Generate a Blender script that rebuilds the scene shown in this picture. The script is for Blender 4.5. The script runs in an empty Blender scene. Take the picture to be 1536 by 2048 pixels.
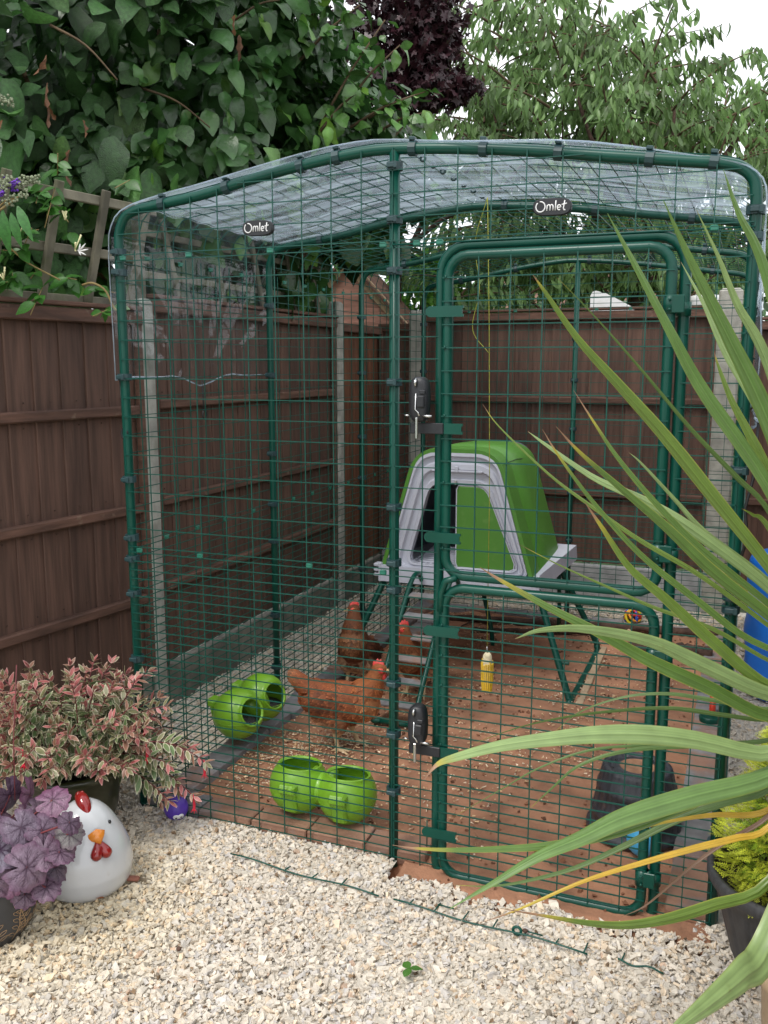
import bpy, math, random
import numpy as np
from mathutils import Vector, Matrix

random.seed(7)
rng = np.random.default_rng(7)
C = bpy.context.scene.collection
SC = bpy.context.scene
R = math.radians

# ------------------------------------------------------------------ camera
# world axes: x runs along the front of the chicken run, y goes back into it, z is up
CAMPOS = Vector((1.9714, -2.5794, 1.6))
PITCH, YAW, FPX = 0.1621, 0.3771, 1814.4
cd = bpy.data.cameras.new('camera')
cam = bpy.data.objects.new('camera', cd); C.objects.link(cam)
cam.location = CAMPOS
cam.rotation_euler = (math.pi/2 - PITCH, 0, YAW)
cd.sensor_fit = 'VERTICAL'; cd.sensor_height = 24.0; cd.lens = 24.0*FPX/2048.0
cd.clip_start = 0.05; cd.clip_end = 500
SC.camera = cam

# ------------------------------------------------------------------ sky, sun, exposure
SUN_EL, SUN_AZ = R(58), R(200)
w = bpy.data.worlds.new('World'); SC.world = w; w.use_nodes = True
nt = w.node_tree; nt.nodes.clear()
wo = nt.nodes.new('ShaderNodeOutputWorld'); bg = nt.nodes.new('ShaderNodeBackground')
sky = nt.nodes.new('ShaderNodeTexSky'); sky.sky_type = 'NISHITA'; sky.sun_disc = False
sky.sun_elevation = SUN_EL; sky.sun_rotation = SUN_AZ
tc = nt.nodes.new('ShaderNodeTexCoord'); ns = nt.nodes.new('ShaderNodeTexNoise')
ns.inputs['Scale'].default_value = 2.2; ns.inputs['Detail'].default_value = 5
rp = nt.nodes.new('ShaderNodeValToRGB')
rp.color_ramp.elements[0].position = .3; rp.color_ramp.elements[0].color = (.80, .80, .80, 1)
rp.color_ramp.elements[1].position = .62; rp.color_ramp.elements[1].color = (.97, .97, .97, 1)
mx = nt.nodes.new('ShaderNodeMixRGB'); mx.inputs['Color2'].default_value = (10.2, 10.3, 10.6, 1)
nt.links.new(tc.outputs['Generated'], ns.inputs['Vector']); nt.links.new(ns.outputs['Fac'], rp.inputs['Fac'])
nt.links.new(rp.outputs['Color'], mx.inputs['Fac']); nt.links.new(sky.outputs['Color'], mx.inputs['Color1'])
nt.links.new(mx.outputs['Color'], bg.inputs['Color']); nt.links.new(bg.outputs['Background'], wo.inputs['Surface'])
bg.inputs['Strength'].default_value = 0.10
sl = bpy.data.lights.new('sun', 'SUN'); sl.energy = 1.3; sl.angle = R(16); sl.color = (1, .96, .9)
so = bpy.data.objects.new('sun', sl); C.objects.link(so)
_sd = Vector((math.sin(SUN_AZ)*math.cos(SUN_EL), math.cos(SUN_AZ)*math.cos(SUN_EL), math.sin(SUN_EL)))
so.rotation_euler = (-_sd).to_track_quat('-Z', 'Y').to_euler(); so.location = (0, 0, 20)
vs = SC.view_settings; vs.view_transform = 'Standard'; vs.look = 'None'; vs.gamma = 1; vs.exposure = 0.68
vs.use_curve_mapping = False
SC.cycles.max_bounces = 8; SC.cycles.transparent_max_bounces = 24

# ------------------------------------------------------------------ helpers
_r = cam.rotation_euler.to_matrix()
CX, CU, CF = _r @ Vector((1, 0, 0)), _r @ Vector((0, 1, 0)), _r @ Vector((0, 0, -1))
FWD = Vector((-math.sin(YAW), math.cos(YAW), 0))

def survey(x, y, d):
    """point seen in direction (x, y) of the photograph at horizontal distance d along the heading"""
    v = CX*((x-768)/FPX) + CU*(-(y-1024)/FPX) + CF
    return CAMPOS + v*(d/v.dot(FWD))

def project(P):
    d = np.asarray(P, float) - np.array(CAMPOS)
    z = d @ np.array(CF)
    return 768 + FPX*(d @ np.array(CX))/z, 1024 - FPX*(d @ np.array(CU))/z, z

class MB:
    def __init__(s): s.v = []; s.f = []; s.m = []; s.sm = []
    def add(s, vs_, fs, mi=0, smooth=False):
        o = len(s.v); s.v += [tuple(p) for p in vs_]
        for f in fs: s.f.append([i+o for i in f]); s.m.append(mi); s.sm.append(smooth)
    def box(s, c, d, mi=0, rot=None, ch=0.0):
        x, y, z = d[0]/2, d[1]/2, d[2]/2
        c = Vector(c)
        if ch <= 0:
            P = [(-x,-y,-z),(x,-y,-z),(x,y,-z),(-x,y,-z),(-x,-y,z),(x,-y,z),(x,y,z),(-x,y,z)]
            F = [(3,2,1,0),(4,5,6,7),(0,1,5,4),(1,2,6,5),(2,3,7,6),(3,0,4,7)]
        else:                                  # chamfered round all edges
            h = min(ch, x*.8, y*.8, z*.8); P = []; F = []; idx = {}
            for sx in (-1, 1):
                for sy in (-1, 1):
                    for sz in (-1, 1):
                        for k in range(3):
                            p = [sx*(x-h), sy*(y-h), sz*(z-h)]; p[k] += (sx, sy, sz)[k]*h
                            idx[(sx, sy, sz, k)] = len(P); P.append(tuple(p))
            for k in range(3):
                a, b = [i for i in range(3) if i != k]
                for sg in (-1, 1):
                    q = []
                    for sa, sb in ((-1,-1),(1,-1),(1,1),(-1,1)):
                        t = [0,0,0]; t[k] = sg; t[a] = sa; t[b] = sb; q.append(idx[(*t, k)])
                    flip = (sg > 0) == (k == 1)
                    F.append(q[::-1] if flip else q)
                for sa in (-1, 1):
                    for sb in (-1, 1):         # edge along k between faces a and b
                        q = []
                        for sk, kk in ((-1, a), (1, a), (1, b), (-1, b)):
                            t = [0,0,0]; t[k] = sk; t[a] = sa; t[b] = sb; q.append(idx[(*t, kk)])
                        F.append(q)
            for sx in (-1, 1):
                for sy in (-1, 1):
                    for sz in (-1, 1): F.append([idx[(sx, sy, sz, k)] for k in range(3)])
        if rot is not None: P = [rot @ Vector(p) for p in P]
        s.add([Vector(p)+c for p in P], F, mi)
    def tube(s, pts, r, n=8, mi=0, closed=False, caps=True, smooth=True, flat=None):
        pts = [Vector(p) for p in pts]; m = len(pts)
        rr = r if hasattr(r, '__len__') else [r]*m
        T = []
        for i in range(m):
            a = pts[i-1] if (i > 0 or closed) else pts[i]
            b = pts[(i+1) % m] if (i < m-1 or closed) else pts[i]
            t = (b-a); t = t.normalized() if t.length > 1e-9 else Vector((0,0,1)); T.append(t)
        u = T[0].orthogonal().normalized(); V = []; F = []
        for i in range(m):
            u = (u - T[i]*u.dot(T[i]));
            u = u.normalized() if u.length > 1e-6 else T[i].orthogonal().normalized()
            wv = T[i].cross(u)
            for k in range(n):
                an = 2*math.pi*k/n
                V.append(pts[i] + u*(rr[i]*math.cos(an)) + wv*(rr[i]*math.sin(an)))
        for i in range(m if closed else m-1):
            j = (i+1) % m
            for k in range(n):
                l = (k+1) % n; F.append((i*n+k, i*n+l, j*n+l, j*n+k))
        if caps and not closed:
            F.append(tuple(range(n))[::-1]); F.append(tuple((m-1)*n+k for k in range(n)))
        s.add(V, F, mi, smooth)
    def lathe(s, prof, c=(0,0,0), n=32, mi=0, rot=None, smooth=True, wob=None, capb=True, capt=False):
        V = []; F = []; m = len(prof); c = Vector(c)
        for i, (r, z) in enumerate(prof):
            for k in range(n):
                an = 2*math.pi*k/n; q = r*(1 + (wob(an, i) if wob else 0))
                p = Vector((q*math.cos(an), q*math.sin(an), z))
                V.append((rot @ p if rot else p)+c)
        for i in range(m-1):
            for k in range(n):
                l = (k+1) % n; F.append((i*n+k, i*n+l, (i+1)*n+l, (i+1)*n+k))
        if capb: F.append(tuple(range(n))[::-1])
        if capt: F.append(tuple((m-1)*n+k for k in range(n)))
        s.add(V, F, mi, smooth)
    def ball(s, c, r, rot=None, nu=14, nv=9, mi=0):
        rx, ry, rz = r if hasattr(r, '__len__') else (r, r, r)
        V = []; F = []; c = Vector(c)
        for i in range(nv+1):
            th = math.pi*i/nv
            for k in range(nu):
                ph = 2*math.pi*k/nu
                p = Vector((rx*math.sin(th)*math.cos(ph), ry*math.sin(th)*math.sin(ph), -rz*math.cos(th)))
                V.append((rot @ p if rot else p)+c)
        for i in range(nv):
            for k in range(nu):
                l = (k+1) % nu; F.append((i*nu+k, i*nu+l, (i+1)*nu+l, (i+1)*nu+k))
        s.add(V, F, mi, True)
    def build(s, name, mats, parent=None, kind=None):
        me = bpy.data.meshes.new(name); me.from_pydata(s.v, [], s.f); me.update()
        mats = mats if isinstance(mats, (list, tuple)) else [mats]
        for m_ in mats: me.materials.append(m_)
        me.polygons.foreach_set('material_index', s.m); me.polygons.foreach_set('use_smooth', s.sm)
        o = bpy.data.objects.new(name, me); C.objects.link(o)
        if parent: attach(o, parent)
        if kind: o['kind'] = kind
        return o

def world_loc(o):
    return Vector(o.location) if o.parent is None else Vector(o.get('_w', (0, 0, 0)))

def attach(o, parent):
    """parent a mesh whose vertices are in world coordinates"""
    o.parent = parent
    root = parent
    p = Vector((0, 0, 0))
    while root is not None:
        if root.type == 'EMPTY' and root.parent is None: p = Vector(root.location)
        root = root.parent
    if parent.type == 'EMPTY': o.matrix_parent_inverse = Matrix.Translation(-p)

def thing(name, label, cat, loc=(0, 0, 0), group=None):
    o = bpy.data.objects.new(name, None); C.objects.link(o); o.location = loc
    o.empty_display_size = .1
    o['label'] = label; o['category'] = cat
    if group: o['group'] = group
    return o

def tag(o, label, cat, group=None):
    o['label'] = label; o['category'] = cat
    if group: o['group'] = group
    return o

def np_mesh(name, V, F, mats, col=None, smooth=False, parent=None, kind=None, uv=None, link=True):
    V = np.asarray(V, np.float32); F = np.asarray(F, np.int32); k = F.shape[1]
    me = bpy.data.meshes.new(name)
    me.vertices.add(len(V)); me.vertices.foreach_set('co', V.ravel())
    me.loops.add(F.size); me.loops.foreach_set('vertex_index', F.ravel())
    me.polygons.add(len(F)); me.polygons.foreach_set('loop_start', np.arange(0, F.size, k, dtype=np.int32))
    me.polygons.foreach_set('use_smooth', np.full(len(F), smooth))
    mats = mats if isinstance(mats, (list, tuple)) else [mats]
    for m_ in mats: me.materials.append(m_)
    me.update(calc_edges=True)
    if col is not None:
        a = me.color_attributes.new('Col', 'FLOAT_COLOR', 'POINT')
        a.data.foreach_set('color', np.c_[np.asarray(col, np.float32), np.ones(len(V), np.float32)].ravel())
    if uv is not None:
        ul = me.uv_layers.new(name='UVMap')
        ul.data.foreach_set('uv', np.asarray(uv, np.float32)[F.ravel()].ravel())
    me.validate(clean_customdata=False)
    if not link: return me
    o = bpy.data.objects.new(name, me); C.objects.link(o)
    if parent: attach(o, parent)
    if kind: o['kind'] = kind
    return o

def catmull(pts, n):
    P = np.asarray(pts, float); P = np.vstack([2*P[0]-P[1], P, 2*P[-1]-P[-2]])
    m = len(P)-3; out = []
    for t in np.linspace(0, m-1e-6, n):
        i = int(t); u = t-i; a, b, c, d = P[i:i+4]
        out.append(.5*(2*b+(c-a)*u+(2*a-5*b+4*c-d)*u*u+(3*b-a-3*c+d)*u**3))
    return np.array(out)

def vnoise(x, y, seed=0):
    """smooth 2-D value noise in [-1, 1]"""
    g = np.random.default_rng(seed).random((64, 64))*2-1
    xi = np.floor(x).astype(int); yi = np.floor(y).astype(int); fx = x-xi; fy = y-yi
    fx = fx*fx*(3-2*fx); fy = fy*fy*(3-2*fy)
    a = g[xi % 64, yi % 64]; b = g[(xi+1) % 64, yi % 64]; c = g[xi % 64, (yi+1) % 64]; d = g[(xi+1) % 64, (yi+1) % 64]
    return (a*(1-fx)+b*fx)*(1-fy)+(c*(1-fx)+d*fx)*fy

# ------------------------------------------------------------------ materials
def mat(name, base, rough=.6, var=.15, scale=8., bump=0., bscale=60., coat=0., attr=False, rand=0., transl=0.,
        stretch=None, col2=None, spec=.5, metal=0., detail=4, ramp=(.35, .65), dirt=None, rvar=0.):
    m = bpy.data.materials.new(name); m.use_nodes = True; t = m.node_tree; N = t.nodes; L = t.links
    b = N['Principled BSDF']; out = N['Material Output']
    co = N.new('ShaderNodeTexCoord'); mp = N.new('ShaderNodeMapping')
    if stretch: mp.inputs['Scale'].default_value = stretch
    oi = N.new('ShaderNodeObjectInfo')
    L.new(co.outputs['Object'], mp.inputs['Vector'])
    if rand: L.new(oi.outputs['Random'], mp.inputs['Location'])
    no = N.new('ShaderNodeTexNoise'); no.inputs['Scale'].default_value = scale; no.inputs['Detail'].default_value = detail
    L.new(mp.outputs['Vector'], no.inputs['Vector'])
    cr = N.new('ShaderNodeValToRGB')
    lo = tuple(c*(1-var) for c in base); hi = tuple(min(1, c*(1+var)) for c in base) if col2 is None else col2
    cr.color_ramp.elements[0].position = ramp[0]; cr.color_ramp.elements[0].color = (*lo, 1)
    cr.color_ramp.elements[1].position = ramp[1]; cr.color_ramp.elements[1].color = (*hi, 1)
    L.new(no.outputs['Fac'], cr.inputs['Fac']); col = cr.outputs['Color']
    def mul(c1, c2):
        x = N.new('ShaderNodeMixRGB'); x.blend_type = 'MULTIPLY'; x.inputs['Fac'].default_value = 1
        L.new(c1, x.inputs['Color1']); L.new(c2, x.inputs['Color2']); return x.outputs['Color']
    if dirt:
        dn = N.new('ShaderNodeTexNoise'); dn.inputs['Scale'].default_value = dirt[1]; dn.inputs['Detail'].default_value = 6
        L.new(co.outputs['Object'], dn.inputs['Vector'])
        dr = N.new('ShaderNodeValToRGB'); dr.color_ramp.elements[0].position = dirt[2]; dr.color_ramp.elements[1].position = min(1, dirt[2]+.15)
        dr.color_ramp.elements[0].color = (0, 0, 0, 1); dr.color_ramp.elements[1].color = (dirt[3],)*3+(1,)
        L.new(dn.outputs['Fac'], dr.inputs['Fac'])
        x = N.new('ShaderNodeMixRGB'); L.new(dr.outputs['Color'], x.inputs['Fac']); L.new(col, x.inputs['Color1'])
        x.inputs['Color2'].default_value = (*dirt[0], 1); col = x.outputs['Color']
    if attr:
        at = N.new('ShaderNodeAttribute'); at.attribute_name = 'Col'
        col = mul(mul(col, at.outputs['Color']), oi.outputs['Color'])
    if rand:
        mr = N.new('ShaderNodeMapRange'); mr.inputs['To Min'].default_value = 1-rand; mr.inputs['To Max'].default_value = 1+rand
        L.new(oi.outputs['Random'], mr.inputs['Value']); col = mul(col, mr.outputs['Result'])
    L.new(col, b.inputs['Base Color'])
    b.inputs['Roughness'].default_value = rough; b.inputs['Metallic'].default_value = metal
    b.inputs['Specular IOR Level'].default_value = spec
    if rvar:
        rr = N.new('ShaderNodeMapRange'); rr.inputs['To Min'].default_value = max(0, rough-rvar); rr.inputs['To Max'].default_value = min(1, rough+rvar)
        L.new(no.outputs['Fac'], rr.inputs['Value']); L.new(rr.outputs['Result'], b.inputs['Roughness'])
    if coat: b.inputs['Coat Weight'].default_value = coat; b.inputs['Coat Roughness'].default_value = .12
    if bump:
        bn = N.new('ShaderNodeTexNoise'); bn.inputs['Scale'].default_value = bscale; bn.inputs['Detail'].default_value = 5
        L.new(mp.outputs['Vector'], bn.inputs['Vector'])
        bp = N.new('ShaderNodeBump'); bp.inputs['Strength'].default_value = bump; bp.inputs['Distance'].default_value = .01
        L.new(bn.outputs['Fac'], bp.inputs['Height']); L.new(bp.outputs['Normal'], b.inputs['Normal'])
    if transl:
        tr = N.new('ShaderNodeBsdfTranslucent'); ms = N.new('ShaderNodeMixShader'); ms.inputs['Fac'].default_value = transl
        L.new(col, tr.inputs['Color']); L.new(b.outputs['BSDF'], ms.inputs[1]); L.new(tr.outputs['BSDF'], ms.inputs[2])
        L.new(ms.outputs['Shader'], out.inputs['Surface'])
    return m

GREEN = mat('green_powder_coat', (.003, .062, .043), .34, .12, 6, coat=.08, rvar=.06, spec=.32)
WIREM = mat('green_wire', (.004, .068, .050), .38, .1, 10, spec=.4)
BANDM = mat('dark_band_plastic', (.018, .05, .055), .45, .15, 10)
CLIPM = mat('green_clip', (.02, .16, .11), .3, .1, 10)
BLACK = mat('black_plastic', (.018, .019, .023), .45, .2, 20, bump=.05, bscale=300)
STEEL = mat('steel', (.6, .6, .6), .25, .1, 30, metal=1)
WOOD = mat('brown_fence_stain', (.108, .057, .040),   .72, .28, 4, bump=.3, bscale=9, stretch=(9, 9, .7), rand=.20,
           dirt=((.14, .085, .06), 14, .68, .5))
WOODR = mat('brown_rail_stain', (.112, .056, .038), .75, .3, 5, bump=.25, bscale=9, stretch=(1.2, 1.2, 9), rand=.12,
            dirt=((.22, .16, .11), 22, .62, .7))
WOODO = mat('orange_brown_board', (.15, .060, .030), .72, .3, 5, bump=.25, bscale=9, stretch=(9, 9, .9), rand=.2)
GREYW = mat('weathered_trellis_wood', (.15, .138, .10), .85, .35, 9, bump=.4, bscale=20, rand=.15,
            dirt=((.075, .085, .035), 7, .5, .7))
CONC = mat('pale_concrete', (.36, .35, .31), .9, .22, 14, bump=.35, bscale=120, dirt=((.16, .15, .11), 6, .58, .6))
CONCD = mat('damp_gravel_board', (.19, .18, .15), .9, .3, 10, bump=.35, bscale=100, dirt=((.09, .085, .06), 5, .5, .7))
CONCB = mat('grey_gravel_board', (.34, .345, .35), .9, .25, 9, bump=.4, bscale=50)
PAVER = mat('grey_block_paver', (.21, .205, .21), .88, .2, 16, bump=.3, bscale=130, rand=.15, dirt=((.32, .15, .085), 5, .50, .75))
PAVERF = mat('soil_stained_paver', (.30, .165, .11), .88, .2, 9, bump=.3, bscale=130, rand=.1, dirt=((.20, .19, .195), 6, .54, .7))
SOILM = mat('red_brown_soil', (.33, .162, .093), .95, .28, 5, bump=.5, bscale=90, dirt=((.19, .088, .056), 7, .56, .75), detail=8)
GRAVBASE = mat('gravel_bed', (.54, .50, .43), .95, .2, 60, bump=.8, bscale=90)
PEB = mat('limestone_chip', (.645, .59, .51), .85, .14, 60, attr=True, bump=.2, bscale=200)
CHIP = mat('straw_chip', (.62, .47, .30), .8, .3, 40, attr=True)
PLASG = mat('lime_green_plastic', (.185, .395, .024), .38, .08, 5, coat=.15, dirt=((.30, .32, .09), 9, .66, .35))
COOPG = mat('coop_green_plastic', (.075, .225, .026), .42, .06, 5, bump=.05, bscale=400, dirt=((.17, .31, .08), 16, .62, .35))
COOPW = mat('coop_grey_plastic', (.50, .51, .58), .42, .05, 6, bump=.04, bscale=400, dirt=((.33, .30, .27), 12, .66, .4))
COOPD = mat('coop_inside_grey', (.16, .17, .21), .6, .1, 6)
PAINTW = mat('white_plastic', (.8, .8, .8), .4, .04, 6, dirt=((.6, .57, .5), 10, .6, .4))
BLUE = mat('blue_plastic', (.014, .20, .80), .38, .08, 5, coat=.2)
BLUEB = mat('sky_blue_rubber', (.06, .36, .62), .5, .1, 9)
PURP = mat('purple_rubber', (.10, .045, .42), .42, .12, 20)
EYEW = mat('white_dot', (.8, .8, .8), .4, .02); EYEB = mat('black_dot', (.01, .01, .012), .2, .02)
TUBM = mat('black_tub_plastic', (.036, .038, .046), .36, .25, 12, bump=.25, bscale=160, stretch=(6, 6, 1), dirt=((.30, .15, .085), 11, .66, .5))
TUBB = mat('black_barrel_planter', (.050, .050, .053), .5, .25, 12, bump=.25, bscale=160, stretch=(6, 6, 1))
DUST = mat('dried_soil_dust', (.32, .17, .10), .95, .25, 30)
BARK = mat('dark_bark', (.075, .042, .03), .9, .4, 20, bump=.6, bscale=60)
TWIG = mat('brown_twig', (.10, .065, .035), .85, .3, 20, bump=.3, bscale=60)
STEMR = mat('red_stem', (.16, .03, .035), .6, .2, 30)
VINE = mat('pale_vine', (.22, .16, .06), .7, .2, 30)
CERAM = mat('white_glaze', (.58, .595, .61), .09, .05, 6, coat=.8, dirt=((.42, .40, .37), 30, .70, .5))
REDG = mat('red_glaze', (.26, .013, .012), .10, .15, 14, coat=.6)
ORNG = mat('orange_glaze', (.75, .25, .03), .16, .1, 14, coat=.5)
POTO = mat('olive_glazed_pot', (.03, .033, .013), .28, .3, 6, coat=.3)
POTD = mat('slate_grey_pot', (.055, .056, .06), .6, .15, 12, bump=.05, bscale=300)
POTV = mat('tan_pattern', (.42, .28, .16), .7, .1, 12)
POTT = mat('tan_stoneware', (.36, .26, .16), .55, .15, 8, bump=.15, bscale=80)
COMPOST = mat('dark_compost', (.02, .016, .013), .95, .5, 60, bump=.8, bscale=80)
GRIT = mat('grey_feed_grit', (.09, .085, .08), .95, .8, 260, bump=1, bscale=260)
CORNY = mat('corn_kernel', (.78, .52, .03), .32, .12, 30, rand=.1); CORNW = mat('corn_core', (.72, .63, .42), .8, .2, 60, bump=.3)
STRING = mat('yellow_green_twine', (.34, .34, .05), .8, .2, 60)
ROPE = mat('black_elastic', (.015, .015, .016), .6, .2, 60)
COMB = mat('red_comb', (.62, .055, .045), .5, .2, 60, bump=.2, bscale=200)
BEAK = mat('horn_beak', (.52, .36, .17), .4, .15, 40)
FEATH = mat('hen_plumage', (1, 1, 1), .75, .16, 55, attr=True, bump=.45, bscale=150, stretch=(.7, 1.6, 1.3))
FEATC = mat('feather_card', (1, 1, 1), .7, .15, 60, attr=True, transl=.1)
HEDGE = mat('broad_leaf', (.046, .125, .032), .36, .25, 9, attr=True, transl=.22, bump=.5, bscale=38, spec=.6)
CHERRY = mat('cherry_leaf', (.165, .275, .092), .42, .2, 9, attr=True, transl=.40)
MAPLE = mat('purple_maple_leaf', (.028, .009, .013), .40, .3, 9, attr=True, transl=.18)
BUSHL = mat('bright_bush_leaf', (.10, .26, .03), .5, .2, 9, attr=True, transl=.35)
HONEY = mat('honeysuckle_leaf', (.045, .155, .022), .42, .2, 14, attr=True, transl=.22)
FUCH = mat('variegated_leaf', (1, 1, 1), .45, .10, 40, attr=True, transl=.15)
CORDL = mat('sword_leaf', (1, 1, 1), .36, .10, 30, attr=True, transl=.22, dirt=((.62, .50, .30), 38, .66, .6))
CONIF = mat('golden_conifer_needle', (.50, .56, .055), .6, .25, 20, attr=True, transl=.25)
DRYL = mat('dry_brown_leaf', (.16, .07, .03), .8, .3, 20, attr=True)
FLOWP = mat('purple_flower', (.16, .05, .45), .6, .3, 60)
FLOWR = mat('red_flower', (.62, .02, .05), .4, .2, 60)
FLOWW = mat('cream_flower', (.72, .68, .38), .6, .15, 60)
BUDG = mat('grey_green_bud', (.22, .25, .16), .8, .2, 60)
BRICK = mat('red_brick_wall', (.30, .12, .08), .9, .25, 10, bump=.2)
TILE = mat('brown_roof_tile', (.16, .085, .06), .9, .25, 10)
SHEDW = mat('pink_brown_shed_board', (.46, .23, .18), .8, .2, 6, stretch=(1, 1, 6), rand=.1, bump=.2)
BARGE = mat('bare_timber', (.42, .30, .19), .8, .2, 12, rand=.1)
LAWN = mat('rough_lawn', (.06, .10, .03), .95, .4, 4, bump=.4)

# plastic sheet: clear, slightly milky film with a gloss
def film(name, milk, rough, bumpiness, gloss):
    m = bpy.data.materials.new(name); m.use_nodes = True; t = m.node_tree; N = t.nodes; L = t.links; N.remove(N['Principled BSDF'])
    out = N['Material Output']
    co = N.new('ShaderNodeTexCoord'); mp = N.new('ShaderNodeMapping'); mp.inputs['Scale'].default_value = (.8, 4, 1.5)
    L.new(co.outputs['Object'], mp.inputs['Vector'])
    no = N.new('ShaderNodeTexNoise'); no.inputs['Scale'].default_value = 4; no.inputs['Detail'].default_value = 4; no.inputs['Distortion'].default_value = .6
    L.new(mp.outputs['Vector'], no.inputs['Vector'])
    bp = N.new('ShaderNodeBump'); bp.inputs['Strength'].default_value = bumpiness; bp.inputs['Distance'].default_value = .02
    L.new(no.outputs['Fac'], bp.inputs['Height'])
    tr = N.new('ShaderNodeBsdfTransparent'); tr.inputs['Color'].default_value = (.90, .93, .95, 1)
    tl = N.new('ShaderNodeBsdfTranslucent'); tl.inputs['Color'].default_value = (.62, .74, .86, 1)
    df = N.new('ShaderNodeBsdfDiffuse'); df.inputs['Color'].default_value = (.62, .66, .70, 1)
    md = N.new('ShaderNodeMixShader'); md.inputs['Fac'].default_value = .25
    L.new(tl.outputs['BSDF'], md.inputs[1]); L.new(df.outputs['BSDF'], md.inputs[2])
    gl = N.new('ShaderNodeBsdfGlossy'); gl.inputs['Roughness'].default_value = rough; gl.inputs['Color'].default_value = (.9, .93, .96, 1)
    L.new(bp.outputs['Normal'], gl.inputs['Normal'])
    mr = N.new('ShaderNodeMapRange'); mr.inputs['From Min'].default_value = .35; mr.inputs['From Max'].default_value = .7
    mr.inputs['To Min'].default_value = milk*.35; mr.inputs['To Max'].default_value = min(1, milk*1.8)
    L.new(no.outputs['Fac'], mr.inputs['Value'])
    m1 = N.new('ShaderNodeMixShader'); L.new(mr.outputs['Result'], m1.inputs['Fac'])
    L.new(tr.outputs['BSDF'], m1.inputs[1]); L.new(md.outputs['Shader'], m1.inputs[2])
    lw = N.new('ShaderNodeLayerWeight'); lw.inputs['Blend'].default_value = .5; L.new(bp.outputs['Normal'], lw.inputs['Normal'])
    pw = N.new('ShaderNodeMath'); pw.operation = 'POWER'; pw.inputs[1].default_value = 4; L.new(lw.outputs['Facing'], pw.inputs[0])
    ma = N.new('ShaderNodeMath'); ma.operation = 'MULTIPLY_ADD'; ma.inputs[1].default_value = gloss; ma.inputs[2].default_value = .05; L.new(pw.outputs[0], ma.inputs[0])
    m2 = N.new('ShaderNodeMixShader'); L.new(ma.outputs[0], m2.inputs['Fac'])
    L.new(m1.outputs['Shader'], m2.inputs[1]); L.new(gl.outputs['BSDF'], m2.inputs[2])
    L.new(m2.outputs['Shader'], out.inputs['Surface']); return m
FILM = film('milky_plastic_film', .30, .15, .15, .15); FILMC = film('clear_plastic_film', .035, .05, .008, .25)

# veined heuchera leaf
def heuchera_mat():
    m = bpy.data.materials.new('veined_purple_leaf'); m.use_nodes = True; t = m.node_tree; N = t.nodes; L = t.links
    b = N['Principled BSDF']; b.inputs['Roughness'].default_value = .45
    co = N.new('ShaderNodeTexCoord'); at = N.new('ShaderNodeAttribute'); at.attribute_name = 'Col'
    oi = N.new('ShaderNodeObjectInfo')
    vo = N.new('ShaderNodeTexVoronoi'); vo.feature = 'DISTANCE_TO_EDGE'; vo.inputs['Scale'].default_value = 17
    L.new(co.outputs['UV'], vo.inputs['Vector'])
    cr = N.new('ShaderNodeValToRGB'); cr.color_ramp.elements[0].position = .0; cr.color_ramp.elements[0].color = (.75, .70, .75, 1)
    cr.color_ramp.elements[1].position = .07; cr.color_ramp.elements[1].color = (1, 1, 1, 1)
    L.new(vo.outputs['Distance'], cr.inputs['Fac'])
    def mul(c1, c2):
        x = N.new('ShaderNodeMixRGB'); x.blend_type = 'MULTIPLY'; x.inputs['Fac'].default_value = 1
        L.new(c1, x.inputs['Color1']); L.new(c2, x.inputs['Color2']); return x.outputs['Color']
    c = mul(mul(cr.outputs['Color'], at.outputs['Color']), oi.outputs['Color'])
    L.new(c, b.inputs['Base Color'])
    bp = N.new('ShaderNodeBump'); bp.inputs['Strength'].default_value = .4; bp.inputs['Distance'].default_value = .004
    L.new(vo.outputs['Distance'], bp.inputs['Height']); L.new(bp.outputs['Normal'], b.inputs['Normal'])
    return m
HEUCH = heuchera_mat()

# ------------------------------------------------------------------ leaf shapes and foliage
def leaf_shape(ws, droop=0., fold=.12, wave=0., seed=0, edge=None, serr=0.):
    """leaf along +y, width along x, upper side +z; ws = half widths along the blade (fractions of length)"""
    g = np.random.default_rng(seed); n = len(ws); V = []; Cc = []
    ph = g.random()*6
    for i, wd in enumerate(ws):
        t = i/(n-1); z = -droop*t*t; y = t*(1-.18*droop*t)
        wv = wave*math.sin(ph+7*t); s_ = 1+serr*(g.random()-.5)
        V += [(-wd*s_, y-.02*serr, z+fold*wd+wv*wd), (0, y, z), (wd*(2-s_), y, z+fold*wd-wv*wd)]
        c = edge if edge else (.92, 1.0)
        Cc += [(c[0],)*3, (c[1],)*3, (c[0],)*3] if not isinstance(c[0], tuple) else [c[0], c[1], c[0]]
    F = []
    for i in range(n-1):
        a = 3*i; F += [(a, a+1, a+4, a+3), (a+1, a+2, a+5, a+4)]
    return np.array(V), np.array(F), np.array(Cc)

def frames(D, Nn):
    D = D/np.linalg.norm(D, axis=1, keepdims=True)
    X = np.cross(D, Nn); l = np.linalg.norm(X, axis=1, keepdims=True); l[l < 1e-6] = 1; X = X/l
    Z = np.cross(X, D)
    return np.stack([X, D, Z], axis=2)       # columns

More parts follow.
